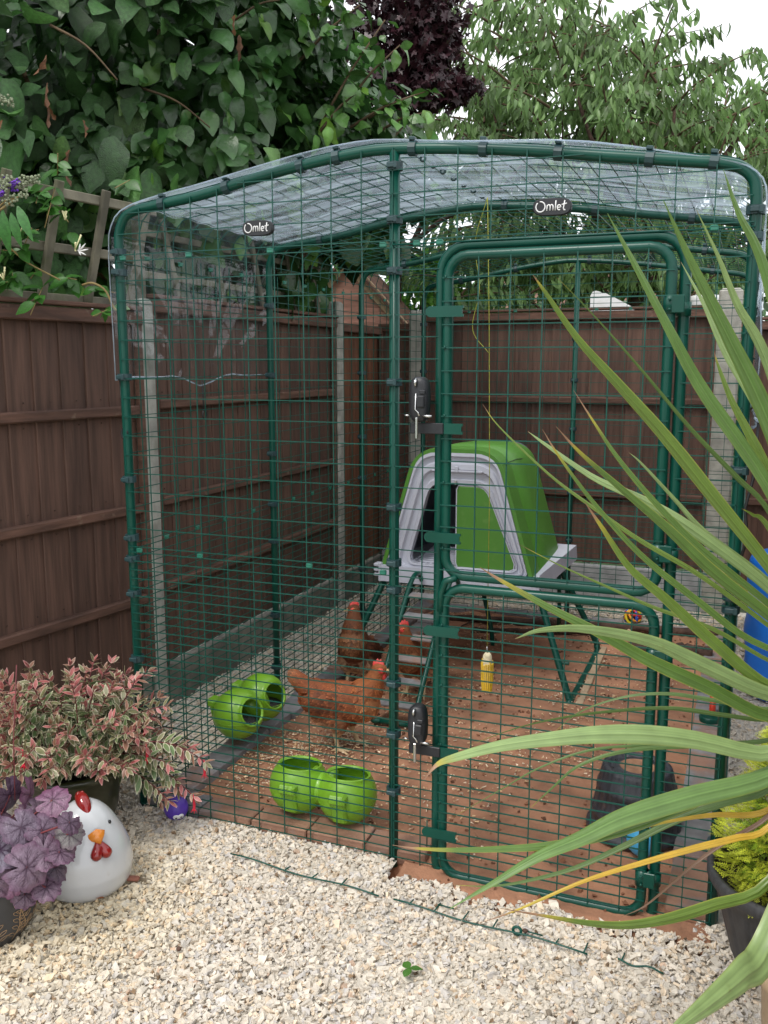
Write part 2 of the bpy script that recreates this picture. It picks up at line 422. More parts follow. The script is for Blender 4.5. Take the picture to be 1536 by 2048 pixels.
def foliage(root, part, variants, material, pos, D, Nn, size, tint, nparts, score=None, stuff=None, smooth=True):
    pos = np.asarray(pos); N = len(pos)
    M3 = frames(np.asarray(D), np.asarray(Nn))*np.asarray(size)[:, None, None]
    px, py, pz = project(pos)
    infr = (px > -40) & (px < 1576) & (py > -40) & (py < 2088)
    sc_ = -pz + (np.asarray(size)*2 if score is None else score) - np.where(infr, 0, 1e3)
    order = np.argsort(-sc_); parts = order[:nparts] if nparts else order[:0]
    mask = np.ones(N, bool); mask[parts] = False
    vi = rng.integers(0, len(variants), N)
    mes = [np_mesh(part, v, f, material, c, smooth, link=False) for v, f, c in variants]
    for i in parts:
        o = bpy.data.objects.new(part, mes[vi[i]]); C.objects.link(o); o.parent = root
        M4 = Matrix.Identity(4)
        for a in range(3):
            for b_ in range(3): M4[a][b_] = M3[i, a, b_]
        p = Vector(pos[i]) - (Vector(root.location) if root.type == 'EMPTY' else Vector((0, 0, 0)))
        M4.translation = p; o.matrix_local = M4; o.color = (*tint[i], 1)
    Vs, Fs, Cs = [], [], []; off = 0
    for k, (v, f, c) in enumerate(variants):
        ix = np.where(mask & (vi == k))[0]
        if not len(ix): continue
        W = np.einsum('nij,vj->nvi', M3[ix], v) + pos[ix][:, None, :]
        FF = f[None] + (np.arange(len(ix))*len(v))[:, None, None] + off
        Vs.append(W.reshape(-1, 3)); Fs.append(FF.reshape(-1, 4)); Cs.append((c[None]*np.asarray(tint)[ix][:, None, :]).reshape(-1, 3))
        off += len(ix)*len(v)
    if Vs:
        np_mesh(stuff or part, np.vstack(Vs), np.vstack(Fs), material, np.vstack(Cs), smooth, root, 'stuff')

def rand_dirs(n):
    v = rng.normal(size=(n, 3)); return v/np.linalg.norm(v, axis=1, keepdims=True)

# ==================================================================== THE SETTING
FW, BAY = 1.9671, 1.0326          # width of the run, length of one bay
MID = FW/2; DEP = 3*BAY
ZJ, ZU = .959, 1.943              # panel joint heights

g = MB(); g.add([(-120, -60, -.09), (120, -60, -.09), (120, 160, -.09), (-120, 160, -.09)], [(0, 1, 2, 3)])
o = g.build('ground', LAWN); o['kind'] = 'structure'
g = MB(); z_ = -.006
V_ = [(-1.2, -4, z_), (3.2, -4, z_), (3.2, 3.62, z_), (-1.2, 3.62, z_), (.02, -.01, z_), (1.0, -.01, z_), (1.0, -.16, z_), (1.98, -.16, z_), (1.98, 3.04, z_), (.02, 3.04, z_), (1.0, -4, z_)]
g.add(V_, [(0, 10, 5, 4), (10, 1, 7, 6), (1, 2, 8, 7), (2, 3, 9, 8), (3, 0, 4, 9), (10, 6, 5)])
gravel = g.build('gravel_bed', GRAVBASE); gravel['kind'] = 'structure'

def soil_height(x, y):
    return (.007*vnoise(x*7, y*7, 1)+.005*vnoise(x*17+3, y*17, 2)+.004*vnoise(x*40, y*40, 3)+.012*vnoise(x*1.7, y*1.7, 4))
# soil of the run, spilling out under the door
nx, ny = 150, 240
xs = np.linspace(.05, 1.97, nx); ys = np.linspace(-.17, 3.0, ny); X, Y = np.meshgrid(xs, ys, indexing='ij')
front = np.where(X > 1.02, -.105+.025*vnoise(X*6, X*0, 9), .03+.0*X)
Z = soil_height(X, Y)-.004
Z = np.where(Y < front, Z-np.clip((front-Y)*1.2, 0, .08), Z)
V = np.c_[X.ravel(), Y.ravel(), Z.ravel()]
ii, jj = np.meshgrid(np.arange(nx-1), np.arange(ny-1), indexing='ij'); a = (ii*ny+jj).ravel()
soil = np_mesh('soil', V, np.c_[a, a+ny, a+ny+1, a+1], SOILM, smooth=True); soil['kind'] = 'structure'

# gravel chips
def pebbles(name, pts, rad, zc, tint, parent):
    n = len(pts)
    iv = np.array([(-1,-1,-1),(1,-1,-1),(1,1,-1),(-1,1,-1),(-1,-1,1),(1,-1,1),(1,1,1),(-1,1,1)], float)*.72
    jf = np.array([(3,2,1),(3,1,0),(4,5,6),(4,6,7),(0,1,5),(0,5,4),(1,2,6),(1,6,5),(2,3,7),(2,7,6),(3,0,4),(3,4,7)])
    P = (iv[None]+rng.uniform(-.42, .42, (n, 8, 3)))*np.stack([1+.5*rng.random(n), .72+.4*rng.random(n), .40+.34*rng.random(n)], 1)[:, None, :]
    q = rng.normal(size=(n, 4)); q[:, 1:3] *= .30; q /= np.linalg.norm(q, axis=1, keepdims=True)   # mostly turned about z
    wq, xq, yq, zq = q.T
    Rm = np.stack([np.stack([1-2*(yq*yq+zq*zq), 2*(xq*yq-zq*wq), 2*(xq*zq+yq*wq)], 1),
                   np.stack([2*(xq*yq+zq*wq), 1-2*(xq*xq+zq*zq), 2*(yq*zq-xq*wq)], 1),
                   np.stack([2*(xq*zq-yq*wq), 2*(yq*zq+xq*wq), 1-2*(xq*xq+yq*yq)], 1)], 1)
    P = np.einsum('nij,nvj->nvi', Rm, P)*rad[:, None, None]
    P[:, :, :2] += pts[:, None, :]; P[:, :, 2] += zc[:, None]
    F = jf[None]+(np.arange(n)*8)[:, None, None]
    return np_mesh(name, P.reshape(-1, 3), F.reshape(-1, 3), PEB, np.repeat(tint, 8, 0), False, parent, 'stuff')

def scatter(x0, x1, y0, y1, dens): 
    n = int((x1-x0)*(y1-y0)*dens); return np.c_[rng.uniform(x0, x1, n), rng.uniform(y0, y1, n)]
P = scatter(-.7, 2.55, -1.32, .02, 14500)
lim = np.where(P[:, 0] > 1.0, -.10+.03*vnoise(P[:, 0]*6, P[:, 0]*0, 9)+.02*vnoise(P[:, 0]*25, P[:, 1]*25, 10), -.005+.02*vnoise(P[:, 0]*20, P[:, 1]*3, 11))
lim = np.where(P[:, 0] > 1.93, .1, lim)
P = P[(P[:, 1] < lim) & ~((P[:, 1] < -.6) & (P[:, 0] < -.25))]
S_ = scatter(-.50, .03, -.02, 3.5, 6500); B_ = scatter(.0, 2.0, 2.98, 3.5, 4500); Rr = scatter(2.0, 2.5, -.0, 3.5, 3000)
P = np.vstack([P, S_, B_, Rr]); n = len(P)
rad = np.clip(rng.lognormal(math.log(.0057), .36, n), .0028, .015)
# the bed is a little heaped and trodden
zc = rng.uniform(-.006, .004, n)+.006*vnoise(P[:, 0]*5, P[:, 1]*5, 21)
tone = rng.random(n); tint = np.ones((n, 3))*(.92+.16*rng.random((n, 1)))
tint *= np.where(tone[:, None] < .16, np.array([[.86, .88, .94]]), np.where(tone[:, None] < .30, np.array([[1.06, .95, .82]]), np.where(tone[:, None] < .312, np.array([[.86, .68, .58]]), np.where(tone[:, None] < .317, np.array([[.4, .36, .32]]), np.array([[1.0, .985, .96]])))))
yel = np.clip(1-np.hypot(P[:, 0]-.15, P[:, 1]+.62)/.55, 0, 1)[:, None]           # yellow weathered chips by the pots
tint *= 1-yel*np.array([[.0, .06, .26]])
pebbles('gravel_chips', P, rad, zc, np.clip(tint, 0, 1.5), gravel)

# straw, shavings and crumbs on the soil
n = 5200
q = np.c_[rng.uniform(.14, 1.9, n), rng.uniform(.08, 2.9, n)]
q2 = np.c_[rng.normal(.36, .12, 1100), rng.normal(.62, .22, 1100)]; q2[:, 0] += (q2[:, 1]-.62)*.35
q2 = q2[(q2[:, 0] > .14) & (q2[:, 1] > .1)]
q = np.vstack([q[(vnoise(q[:, 0]*3, q[:, 1]*3, 31)+rng.random(n)*.55) > .36], q2]); n = len(q)
hz = soil_height(q[:, 0], q[:, 1])
ln = rng.uniform(.002, .008, n)*np.where(rng.random(n) < .1, 1.6, 1); wd_ = rng.uniform(.001, .0026, n); an = rng.uniform(0, 6.28, n)
ca, sa = np.cos(an), np.sin(an); cor = []
for sx, sy in ((-1, -1), (1, -1), (1, 1), (-1, 1)):
    cor.append(np.c_[q[:, 0]+ca*sx*ln-sa*sy*wd_, q[:, 1]+sa*sx*ln+ca*sy*wd_, hz+.002+rng.uniform(0, .004, n)])
Vv = np.stack(cor, 1).reshape(-1, 3); top = Vv.copy(); top[:, 2] += .0015
VV = np.vstack([Vv, top]); b4 = np.arange(n)*4; N4 = 4*n
FF = np.vstack([np.c_[b4+N4, b4+1+N4, b4+2+N4, b4+3+N4], np.c_[b4, b4+1, b4+1+N4, b4+N4], np.c_[b4+1, b4+2, b4+2+N4, b4+1+N4],
                np.c_[b4+2, b4+3, b4+3+N4, b4+2+N4], np.c_[b4+3, b4, b4+N4, b4+3+N4]])
tt = np.repeat(np.where(rng.random((n, 1)) < .35, np.array([[1.2, 1.3, 1.5]]), np.array([[.95, .85, .75]]))*(.7+.5*rng.random((n, 1))), 4, 0)
np_mesh('straw_litter', VV, FF, CHIP, np.vstack([tt, tt]), False, soil, 'stuff')
n = 1100                                      # crumbs of soil and droppings
q = np.c_[rng.uniform(.14, 1.93, n), rng.uniform(-.08, 2.9, n)]; q = q[(q[:, 1] > .1) | (q[:, 0] > 1.05)]; n = len(q)
cr_ = pebbles('soil_crumbs', q, rng.uniform(.002, .008, n), soil_height(q[:, 0], q[:, 1]), np.tile([[.32, .15, .09]], (n, 1))*rng.uniform(.55, 1.3, (n, 1)), soil)

# edging blocks along the run
g = MB(); g.box((.08, 1.5, -.03), (.14, 3.1, .04)); g.box((.56, .05, -.03), (1.0, .1, .04)); g.box((1.92, 1.5, -.03), (.14, 3.0, .04)); g.box((1.0, 3.0, -.03), (1.8, .1, .04))
edging = g.build('paved_edging', DUST); edging['kind'] = 'structure'
def paver(c, d, rz=0, m_=PAVER):
    g = MB(); rt = Matrix.Rotation(rz, 3, 'Z') @ Matrix.Rotation(random.uniform(-.02, .02), 3, 'X') @ Matrix.Rotation(random.uniform(-.02, .02), 3, 'Y')
    g.box(c, d, rot=rt, ch=.004); return g.build('paver', m_, edging)
y = .105
while y < 3.0:
    l = .205; paver((.072+.012*random.random(), y+l/2, .004+.006*random.random()), (.112, l-.006, .05), random.uniform(-.03, .03)); y += l
x = .02
while x < 1.0:
    l = .215; paver((x+l/2, .045+.008*random.random(), .002+.004*random.random()), (l-.006, .108, .05), random.uniform(-.02, .02), PAVERF if x > .15 else PAVER); x += l
y = .0
while y < 2.9:
    l = .21 if y > .9 else .30; paver((1.905, y+l/2, .002+.006*random.random()), (.13, l-.008, .05), random.uniform(-.03, .03), PAVERF if y < .3 else PAVER); y += l
x = .15
while x < 1.75:
    paver((x+.1, 2.99+.02*random.random(), .0), (.194, .1, .05), random.uniform(-.04, .04)); x += .2
for (px_, py_) in ((.02, 2.2), (.03, 2.42), (.02, 2.64)): paver((.19+px_, py_, .005), (.11, .2, .05), .05)

# ==================================================================== FENCES
def fence_line(p0, p1):
    p0, p1 = Vector((*p0, 0)), Vector((*p1, 0)); d = (p1-p0); L_ = d.length; d.normalize()
    return p0, d, L_, Vector((d.y, -d.x, 0))      # normal to the right of the direction

def fence_panel(p0, p1, z0, z1, side, label, rails=(1.42, .98, .58), bm=WOOD, bw=.125, cap=True, group='brown fence panels'):
    p0, d, L_, nrm = fence_line(p0, p1); nrm = nrm*side
    t = thing('fence_panel', label, 'fence panel', (p0+d*L_/2), group)
    rz = math.atan2(d.y, d.x); rt = Matrix.Rotation(rz, 3, 'Z')
    x = .03
    while x < L_-.05:
        wdt = min(bw*random.uniform(.92, 1.06), L_-.03-x)
        g = MB(); tilt = Matrix.Rotation(R(3.5)*side, 3, 'Z')
        zb = random.uniform(-.004, .004)
        g.box(p0+d*(x+wdt/2)+Vector((0, 0, (z0+z1)/2+zb))-nrm*.006, (wdt+.012, .010+.003*random.random(), z1-z0-.01), rot=rt @ tilt, ch=.003)
        bo = g.build('board', bm, t); x += wdt
        if len(rails) > 1 and p0.x < 0 and side > 0:
            g = MB()
            for zr in rails:
                for dz in (-.045, .052): g.ball(p0+d*(x-wdt*.5+.01*random.uniform(-1, 1))+nrm*.0035+Vector((0, 0, zr+dz)), (.0032, .0032, .0032), None, 6, 4)
            g.build('nails', BARK, bo, 'stuff')
    for zr in rails:
        g = MB(); g.box(p0+d*L_/2+nrm*.022+Vector((0, 0, zr)), (L_-.075, .034, .042), rot=rt, ch=.006); g.build('rail', WOODR, t)
    for s_ in (0, 1):
        g = MB(); g.box(p0+d*(.018 if s_ == 0 else L_-.018)+nrm*.020+Vector((0, 0, (z0+z1)/2)), (.034, .03, z1-z0-.004), rot=rt, ch=.005); g.build('edge_batten', WOODR, t)
    g = MB(); g.box(p0+d*L_/2+nrm*.024+Vector((0, 0, z1-.03)), (L_-.002, .036, .055), rot=rt, ch=.005); g.build('rail', WOODR, t)
    if cap:
        g = MB(); g.box(p0+d*L_/2+nrm*.012+Vector((0, 0, z1+.012)), (L_, .075, .018), rot=rt, ch=.004); g.build('top_cap', WOODR, t)
    return t

def concrete_post(x, y, z, w_, d_, label, rz=0):
    g = MB(); rt = Matrix.Rotation(rz, 3, 'Z')
    hw, hd = w_/2, d_/2; ch = .012
    pr = [(-hw+ch, -hd), (hw-ch, -hd), (hw, -hd+ch), (hw, -.02), (hw-.025, -.015), (hw-.025, .015), (hw, .02), (hw, hd-ch), (hw-ch, hd), (-hw+ch, hd), (-hw, hd-ch), (-hw, .02), (-hw+.025, .015), (-hw+.025, -.015), (-hw, -.02), (-hw, -hd+ch)]
    n = len(pr); V = [rt @ Vector((a, b, -.08))+Vector((x, y, 0)) for a, b in pr]+[rt @ Vector((a, b, z))+Vector((x, y, 0)) for a, b in pr]
    V += [rt @ Vector((a*.72, b*.72, z+.018))+Vector((x, y, 0)) for a, b in pr]
    F = [(i, (i+1) % n, n+(i+1) % n, n+i) for i in range(n)]+[(n+i, n+(i+1) % n, 2*n+(i+1) % n, 2*n+i) for i in range(n)]+[tuple(range(2*n, 3*n))]
    g.add(V, F); return tag(g.build('concrete_post', CONC), label, 'fence post', 'concrete fence posts')

def gravel_board(p0, p1, z1, label, m_):
    p0, d, L_, nrm = fence_line(p0, p1); rt = Matrix.Rotation(math.atan2(d.y, d.x), 3, 'Z')
    g = MB(); g.box(p0+d*L_/2+Vector((0, 0, (z1-.10)/2)), (L_, .045, z1+.10), rot=rt, ch=.006)
    return tag(g.build('concrete_gravel_board', m_), label, 'gravel board', 'concrete boards under the fences')

FA = -.50                                         # left fence line
L1a, L1b = (-.5-.135*2.45, .76-2.45), (-.5, .752)
l1 = fence_panel(L1a, L1b, .21, 1.82, 1, 'dark brown fence panel under the grey trellis, left of the run', rails=(1.40, .97, .56))
gravel_board(L1a, L1b, .20, 'concrete board under the fence panel behind the fuchsia pot', CONCD)
concrete_post(-.50, .785, 1.86, .078, .085, 'pale concrete post behind the front left corner tube of the run', R(90))
l2 = fence_panel((-.5, .818), (-.5, 2.762), .20, 1.88, 1, 'dark brown fence panel seen through the left side mesh of the run')
gravel_board((-.5, .818), (-.5, 2.762), .195, 'dirty concrete board along the gravel left of the hens', CONCD)
concrete_post(-.495, 2.80, 1.97, .085, .09, 'pale concrete post between the long left panel and the short orange-brown panel', R(90))
l3 = fence_panel((-.5, 2.838), (-.5, 3.60), .20, 1.86, 1, 'short orange-brown board fence panel in the back left corner', rails=(), bm=WOODO, bw=.085, cap=False)
gravel_board((-.5, 2.838), (-.5, 3.60), .195, 'concrete board under the short corner fence panel', CONCD)
BB = 3.56
fence_panel((-.492, BB), (-.248, BB), .25, 1.88, 1, 'narrow dark fence strip in the corner left of the back post', rails=(1.36,), cap=False)
gravel_board((-.47, BB), (-.248, BB), .24, 'short concrete board in the back left corner', CONCB)
concrete_post(-.20, BB-.01, 1.95, .105, .10, 'pale concrete post at the left end of the back fence, behind the black lock')
fence_panel((-.152, BB), (1.785, BB), .26, 1.94, 1, 'dark brown back fence panel behind the green coop', rails=(1.36, .74))
gravel_board((-.152, BB), (1.785, BB), .25, 'grey concrete board at the foot of the back fence', CONCB)
concrete_post(1.85, BB-.01, 2.04, .14, .10, 'broad pale concrete post at the right end of the back fence')
fence_panel((1.93, BB), (2.50, BB), .12, 1.86, 1, 'short brown fence strip behind the blue drum, right of the broad post', rails=(1.36, .74))
fence_panel((2.52, 3.5), (2.52, 1.3), .05, 1.86, 1, 'brown fence panel on the far right beside the blue drum', rails=(1.36, .8))
fence_panel((2.52, 1.22), (2.52, -1.0), .05, 1.86, 1, 'brown fence panel on the right, mostly hidden by sword leaves', rails=(1.36, .8))

# ==================================================================== CHICKEN RUN
run = thing('chicken_run', 'walk-in green wire mesh chicken run with tube frame and stable door', 'chicken run', (MID, 0, 0))
PROF = [(0, 1.98), (.004, 2.03), (.030, 2.078), (.075, 2.096), (.13, 2.104), (.32, 2.127), (.50, 2.161), (.68, 2.19), (.85, 2.210), (.97, 2.214), (1.18, 2.199),
        (1.39, 2.175), (1.59, 2.146), (1.79, 2.118), (1.87, 2.107), (1.925, 2.092), (1.957, 2.062), (1.966, 2.02), (1.967, 1.97)]
ARCH = catmull(PROF, 70)
def arch_z(a): return float(np.interp(a, ARCH[:, 0], ARCH[:, 1]))
TR = .0158
for k in range(4):
    y = k*BAY; g = MB()
    pts = [(0, y, -.03), (0, y, 1.0), (0, y, 1.9)]+[(p[0], y, p[1]) for p in ARCH]+[(FW, y, 1.9), (FW, y, 1.0), (FW, y, -.03)]
    g.tube(pts, TR if k == 0 else TR*.95, 10); g.build('arch_tube', GREEN, run)
for y in (0, DEP):
    g = MB(); g.tube([(MID, y, -.03), (MID, y, 1.), (MID, y, arch_z(MID)-.005)], TR, 10); g.build('middle_post', GREEN, run)

WR = .0021
def flat_mesh(name, P, us, vs_, u0, u1, v0, v1, parent=run, mt=WIREM):
    """wires on the plane P(u, v): cross wires at heights vs_, uprights at us"""
    g = MB()
    for v in vs_: g.tube([P(u0, v), P(u1, v)], WR, 4, smooth=False, caps=False)
    for u in us: g.tube([P(u, v0)+Vector(OFFS), P(u, v1)+Vector(OFFS)], WR, 4, smooth=False, caps=False)
    return g.build(name, mt, parent)
OFFS = (0, 0, 0)
up = [ZJ+.012+i*(ZU-ZJ-.02)/15 for i in range(16)]; lo = [.012+i*(ZJ-.02)/30 for i in range(31)]
YF = -.018                                          # mesh lies on the outer face of the tubes
Pf = lambda u, v: Vector((u, YF, v)); OFFS = (0, .0032, 0)
cells = [i*MID/10 for i in range(11)]
flat_mesh('wire_mesh', Pf, cells, up, 0, MID-.004, ZJ+.004, ZU)
flat_mesh('wire_mesh', Pf, cells, lo, 0, MID-.004, -.01, ZJ-.002)
# gable above the joint
g = MB()
z = ZU+.012
while z < 2.2:
    xs_ = [a for a in np.linspace(0, FW, 200) if arch_z(a) > z+.002] if z > 2.0 else [0, FW]
    if len(xs_) > 1: g.tube([Pf(xs_[0], z), Pf(xs_[-1], z)], WR, 4, smooth=False, caps=False)
    z += .0656
for i in range(21):
    a = i*FW/20; g.tube([Pf(a, ZU), Pf(a, max(ZU+.02, arch_z(a)))], WR, 4, smooth=False, caps=False)
g.build('wire_mesh', WIREM, run)
# fixed strips either side of the door
D0, D1 = 1.131, 1.805
g = MB()
for v in up+lo:
    g.tube([Pf(MID+.006, v), Pf(D0, v)], WR, 4, smooth=False, caps=False); g.tube([Pf(D1, v), Pf(FW, v)], WR, 4, smooth=False, caps=False)
for u in (MID+.008, MID+.098, 1.885, FW-.004): g.tube([Pf(u, -.01), Pf(u, ZU)], WR, 4, smooth=False, caps=False)
g.tube([Pf(MID, ZU), Pf(FW, ZU)], WR*1.3, 4); g.tube([Pf(1.105, .07), Pf(1.105, .16)], WR, 4)
g.build('wire_mesh', WIREM, run)
# sides
for sx, XX in ((0, -.018), (FW, FW+.018)):
    for k in range(3):
        y0, y1 = k*BAY, (k+1)*BAY
        Ps = lambda u, v, XX=XX: Vector((XX, u, v)); OFFS = (.0032 if sx == 0 else -.0032, 0, 0)
        cy = [y0+i*BAY/10 for i in range(11)]
        flat_mesh('wire_mesh', Ps, cy, up, y0, y1, ZJ+.004, ZU+.04); flat_mesh('wire_mesh', Ps, cy, lo, y0, y1, 0, ZJ-.002)
YB = DEP+.018; Pb = lambda u, v: Vector((u, YB, v)); OFFS = (0, -.0032, 0)
for k in range(2):
    cx_ = [k*MID+i*MID/10 for i in range(11)]
    flat_mesh('wire_mesh', Pb, cx_, up, k*MID, (k+1)*MID, ZJ+.004, ZU); flat_mesh('wire_mesh', Pb, cx_, lo, k*MID, (k+1)*MID, 0, ZJ-.002)
g = MB()
for i in range(21):
    a = i*FW/20; g.tube([Pb(a, ZU), Pb(a, max(ZU+.02, arch_z(a)))], WR, 4, smooth=False, caps=False)
for zz in (1.96, 2.02, 2.08, 2.14):
    xs_ = [a for a in np.linspace(0, FW, 200) if arch_z(a) > zz]
    if len(xs_) > 1: g.tube([Pb(xs_[0], zz), Pb(xs_[-1], zz)], WR, 4, smooth=False, caps=False)
g.build('wire_mesh', WIREM, run)
# roof: long wires .1 apart, cross wires .065 apart following the arch
arc = ARCH[::3]
for k in range(3):
    g = MB(); y0, y1 = k*BAY+.01, (k+1)*BAY-.01
    dd = np.r_[0, np.cumsum(np.hypot(*np.diff(ARCH, axis=0).T))]
    for s_ in np.arange(.02, dd[-1], .0656):
        a, zz = np.interp(s_, dd, ARCH[:, 0]), np.interp(s_, dd, ARCH[:, 1])+.018
        g.tube([(a, y0, zz), (a, y1, zz)], WR, 4, smooth=False, caps=False)
    for i in range(11):
        y = y0+(y1-y0)*i/10
        g.tube([(p[0], y, p[1]+.021) for p in arc], WR, 4, smooth=False, caps=False)
    g.build('wire_mesh', WIREM, run)
# short struts that clip the roof centre line, and dark rings along it
for y in (.1, .2, .3, .4, .52, .64, .76, .88):
    g = MB(); g.tube([(1.0+.008*math.cos(t), y, 2.226+.008*math.sin(t)) for t in np.linspace(0, 6.28, 11)[:-1]], .004, 5, closed=True); g.build('ring_clip', BANDM, run)
# bands that hold the mesh to the tubes
def band(x, y, z, horizontal=False, sc=1.0):
    g = MB(); r = TR+.0055
    ring = [(x+r*1.12*math.cos(t), y+r*1.12*math.sin(t)) for t in np.linspace(0, 2*math.pi, 13)[:-1]]
    n = 12; V = [(p, q, z-.011*sc) for p, q in ring]+[(p, q, z+.011*sc) for p, q in ring]
    F = [(i, (i+1) % n, n+(i+1) % n, n+i) for i in range(n)]+[tuple(range(n))[::-1], tuple(range(n, 2*n))]
    g.add(V, F); g.box((x, y-r*1.05-.003, z), (.030, .010, .014), ch=.002); g.box((x+.012, y-r*1.05-.007, z), (.010, .006, .018), ch=.001)
    return g.build('band_clip', BANDM, run)
for z in (1.965, 1.90, 1.555, 1.205, 1.0, .925, .80, .56, .25): band(0, 0, z)
for z in (2.165, 2.015, 1.87, 1.545, 1.165, .99, .905, .60, .43, .235): band(MID, 0, z)
for z in (1.985, 1.92, 1.32, .975, .94, .55, .25): band(FW, 0, z)
for k in (1, 2, 3):
    for z in (1.85, 1.55, 1.2, .97, .80, .45, .2): band(0, k*BAY, z)
    for z in (1.7, 1.0, .5): band(FW, k*BAY, z)
for z in (1.75, 1.5, 1.2, .95, .8, .5): band(MID, DEP, z)
def arch_band(a, y):
    g = MB(); zz = arch_z(a); sl_ = math.atan2(arch_z(a+.02)-arch_z(a-.02), .04)
    rt = Matrix.Rotation(-sl_, 3, 'Y')
    r = TR+.006; ring = [(0, r*math.cos(t), r*math.sin(t)) for t in np.linspace(0, 2*math.pi, 11)[:-1]]; n = 10
    V = [rt @ Vector((-.011, q, s_))+Vector((a, y, zz)) for _, q, s_ in ring]+[rt @ Vector((.011, q, s_))+Vector((a, y, zz)) for _, q, s_ in ring]
    g.add(V, [(i, (i+1) % n, n+(i+1) % n, n+i) for i in range(n)]+[tuple(range(n))[::-1], tuple(range(n, 2*n))])
    g.box(Vector((a, y-.004, zz+r+.004)), (.018, .022, .010), rot=rt, ch=.002)
    g.build('band_clip', BANDM, run)
for a in (.18, .42, .68, .80, 1.04, 1.25, 1.46, 1.70, 1.86): arch_band(a, 0)
for k in (1, 2, 3):
    for a in (.25, .6, 1.05, 1.4, 1.75): arch_band(a, k*BAY)
# panel clips on the joints
def clip(x, y, z, along='x'):
    g = MB(); d = (.022, .010, .014) if along == 'x' else (.010, .022, .014)
    g.box((x, y, z), d, ch=.003); g.box((x, y, z+.006), (d[0]*.8, d[1]*1.3, .004), ch=.001); g.build('panel_clip', CLIPM, run)
for a, z in ((.045, ZJ), (.29, ZJ), (.70, ZJ), (.955, ZJ), (.03, ZU), (.285, ZU), (.58, ZU), (.955, ZU), (1.06, ZU), (1.13, ZU), (1.87, ZU), (1.945, ZU)): clip(a, YF-.003, z)
for k in range(3):
    for u in (.22, .42, .62, .85): clip(-.016, k*BAY+u*BAY, ZJ, 'y'); clip(-.016, k*BAY+(u-.05)*BAY, ZU+.02, 'y')
for a in (.3, .6, .85, 1.1, 1.3, 1.55, 1.8): clip(a, YB-.004, ZU-.02)
# name plates
def name_plate(x, z, tilt):
    g = MB(); n = 24; hw, hh = .053, .023; V = []; W = []
    for i in range(n):
        t = 2*math.pi*i/n; cx_, sz_ = math.cos(t), math.sin(t)
        V.append((math.copysign(abs(cx_)**.55, cx_)*hw, math.copysign(abs(sz_)**.75, sz_)*hh))
    rt = Matrix.Rotation(tilt, 3, 'Y'); c = Vector((x, YF-.004, z))
    ring = lambda s_, yy: [rt @ Vector((p*s_, yy, q*s_))+c for p, q in V]
    vv = ring(1, .004)+ring(1, -.008)+ring(.94, -.011)
    g.add(vv, [(i, (i+1) % n, n+(i+1) % n, n+i) for i in range(n)]+[(n+i, n+(i+1) % n, 2*n+(i+1) % n, 2*n+i) for i in range(n)]+[tuple(range(2*n, 3*n)), tuple(range(n))[::-1]])
    pl = g.build('name_plate', BLACK, run)
    el = lambda cx_, cz, rx, rz_, a0, a1, m=14: [(cx_+rx*math.cos(R(t)), cz+rz_*math.sin(R(t))) for t in np.linspace(a0, a1, m)]
    strokes = [el(-.031, .0, .0125, .0135, 130, 460, 20),                                   # O
               [(-.0135, -.011), (-.0125, .004)], el(-.0085, -.001, .004, .006, 175, 0, 7)+[(-.0045, -.0105)], el(-.0005, -.001, .004, .006, 175, 0, 7)+[(.0035, -.0105)],   # m
               [(.0105, .0155), (.0095, -.0105)],                                            # l
               [(.0155, -.004), (.0245, -.002)]+el(.0198, -.003, .0048, .0068, 5, 310, 12),   # e
               [(.0345, .015), (.0315, -.005), (.0335, -.0105), (.037, -.0095)], [(.0265, .004), (.0405, .007)]]   # t
    g = MB()
    for s_ in strokes: g.tube([rt @ Vector((p, -.0115, q))+c for p, q in s_], .0017, 6)
    g.build('lettering', PAINTW, pl)
name_plate(.543, 2.012, R(1)); name_plate(1.452, 2.020, R(1))

# ---- stable door
def rrect(x0, x1, z0, z1, r, y, n=6, skip_bottom=False):
    P = []
    for cx_, cz, a0 in ((x1-r, z1-r, 90), (x0+r, z1-r, 180), (x0+r, z0+r, 270), (x1-r, z0+r, 360)):
        pass
    for cx_, cz, a0 in ((x0+r, z1-r, 180), (x1-r, z1-r, 90), (x1-r, z0+r, 0), (x0+r, z0+r, -90)):
        for t in np.linspace(a0, a0-90, n): P.append((cx_+r*math.cos(R(t)), y, cz+r*math.sin(R(t))))
    return P
df = MB(); df.tube(rrect(D0, D1, -.055, 1.933, .075, -.004), TR*.98, 10, closed=True)
doorframe = df.build('door_frame', GREEN, run)
def leaf(name, z0, z1, zs, y):
    g = MB(); g.tube(rrect(1.160, 1.772, z0, z1, .058, y), TR*.93, 10, closed=True); lf = g.build(name, GREEN, run)
    g = MB()
    for v in zs: g.tube([(1.147, y-.015, v), (1.782, y-.015, v)], WR*1.15, 4, smooth=False, caps=False)
    for u in [1.160+.092*i for i in range(1, 7)]: g.tube([(u, y-.0115, z0-.006), (u, y-.0115, z1+.006)], WR*1.15, 4, smooth=False, caps=False)
    for v in zs[1::3]:
        g.tube([(1.157, y-.017, v-.003), (1.157, y-.017, v+.006)], .003, 5)      # bright weld ends
    g.build('wire_mesh', WIREM, lf)
    return lf
YD = -.030
upper = leaf('upper_door', .972, 1.903, [.99+i*.0655 for i in range(14)], YD)
lower = leaf('lower_door', -.002, .934, [.022+i*.0318 for i in range(29)], YD)
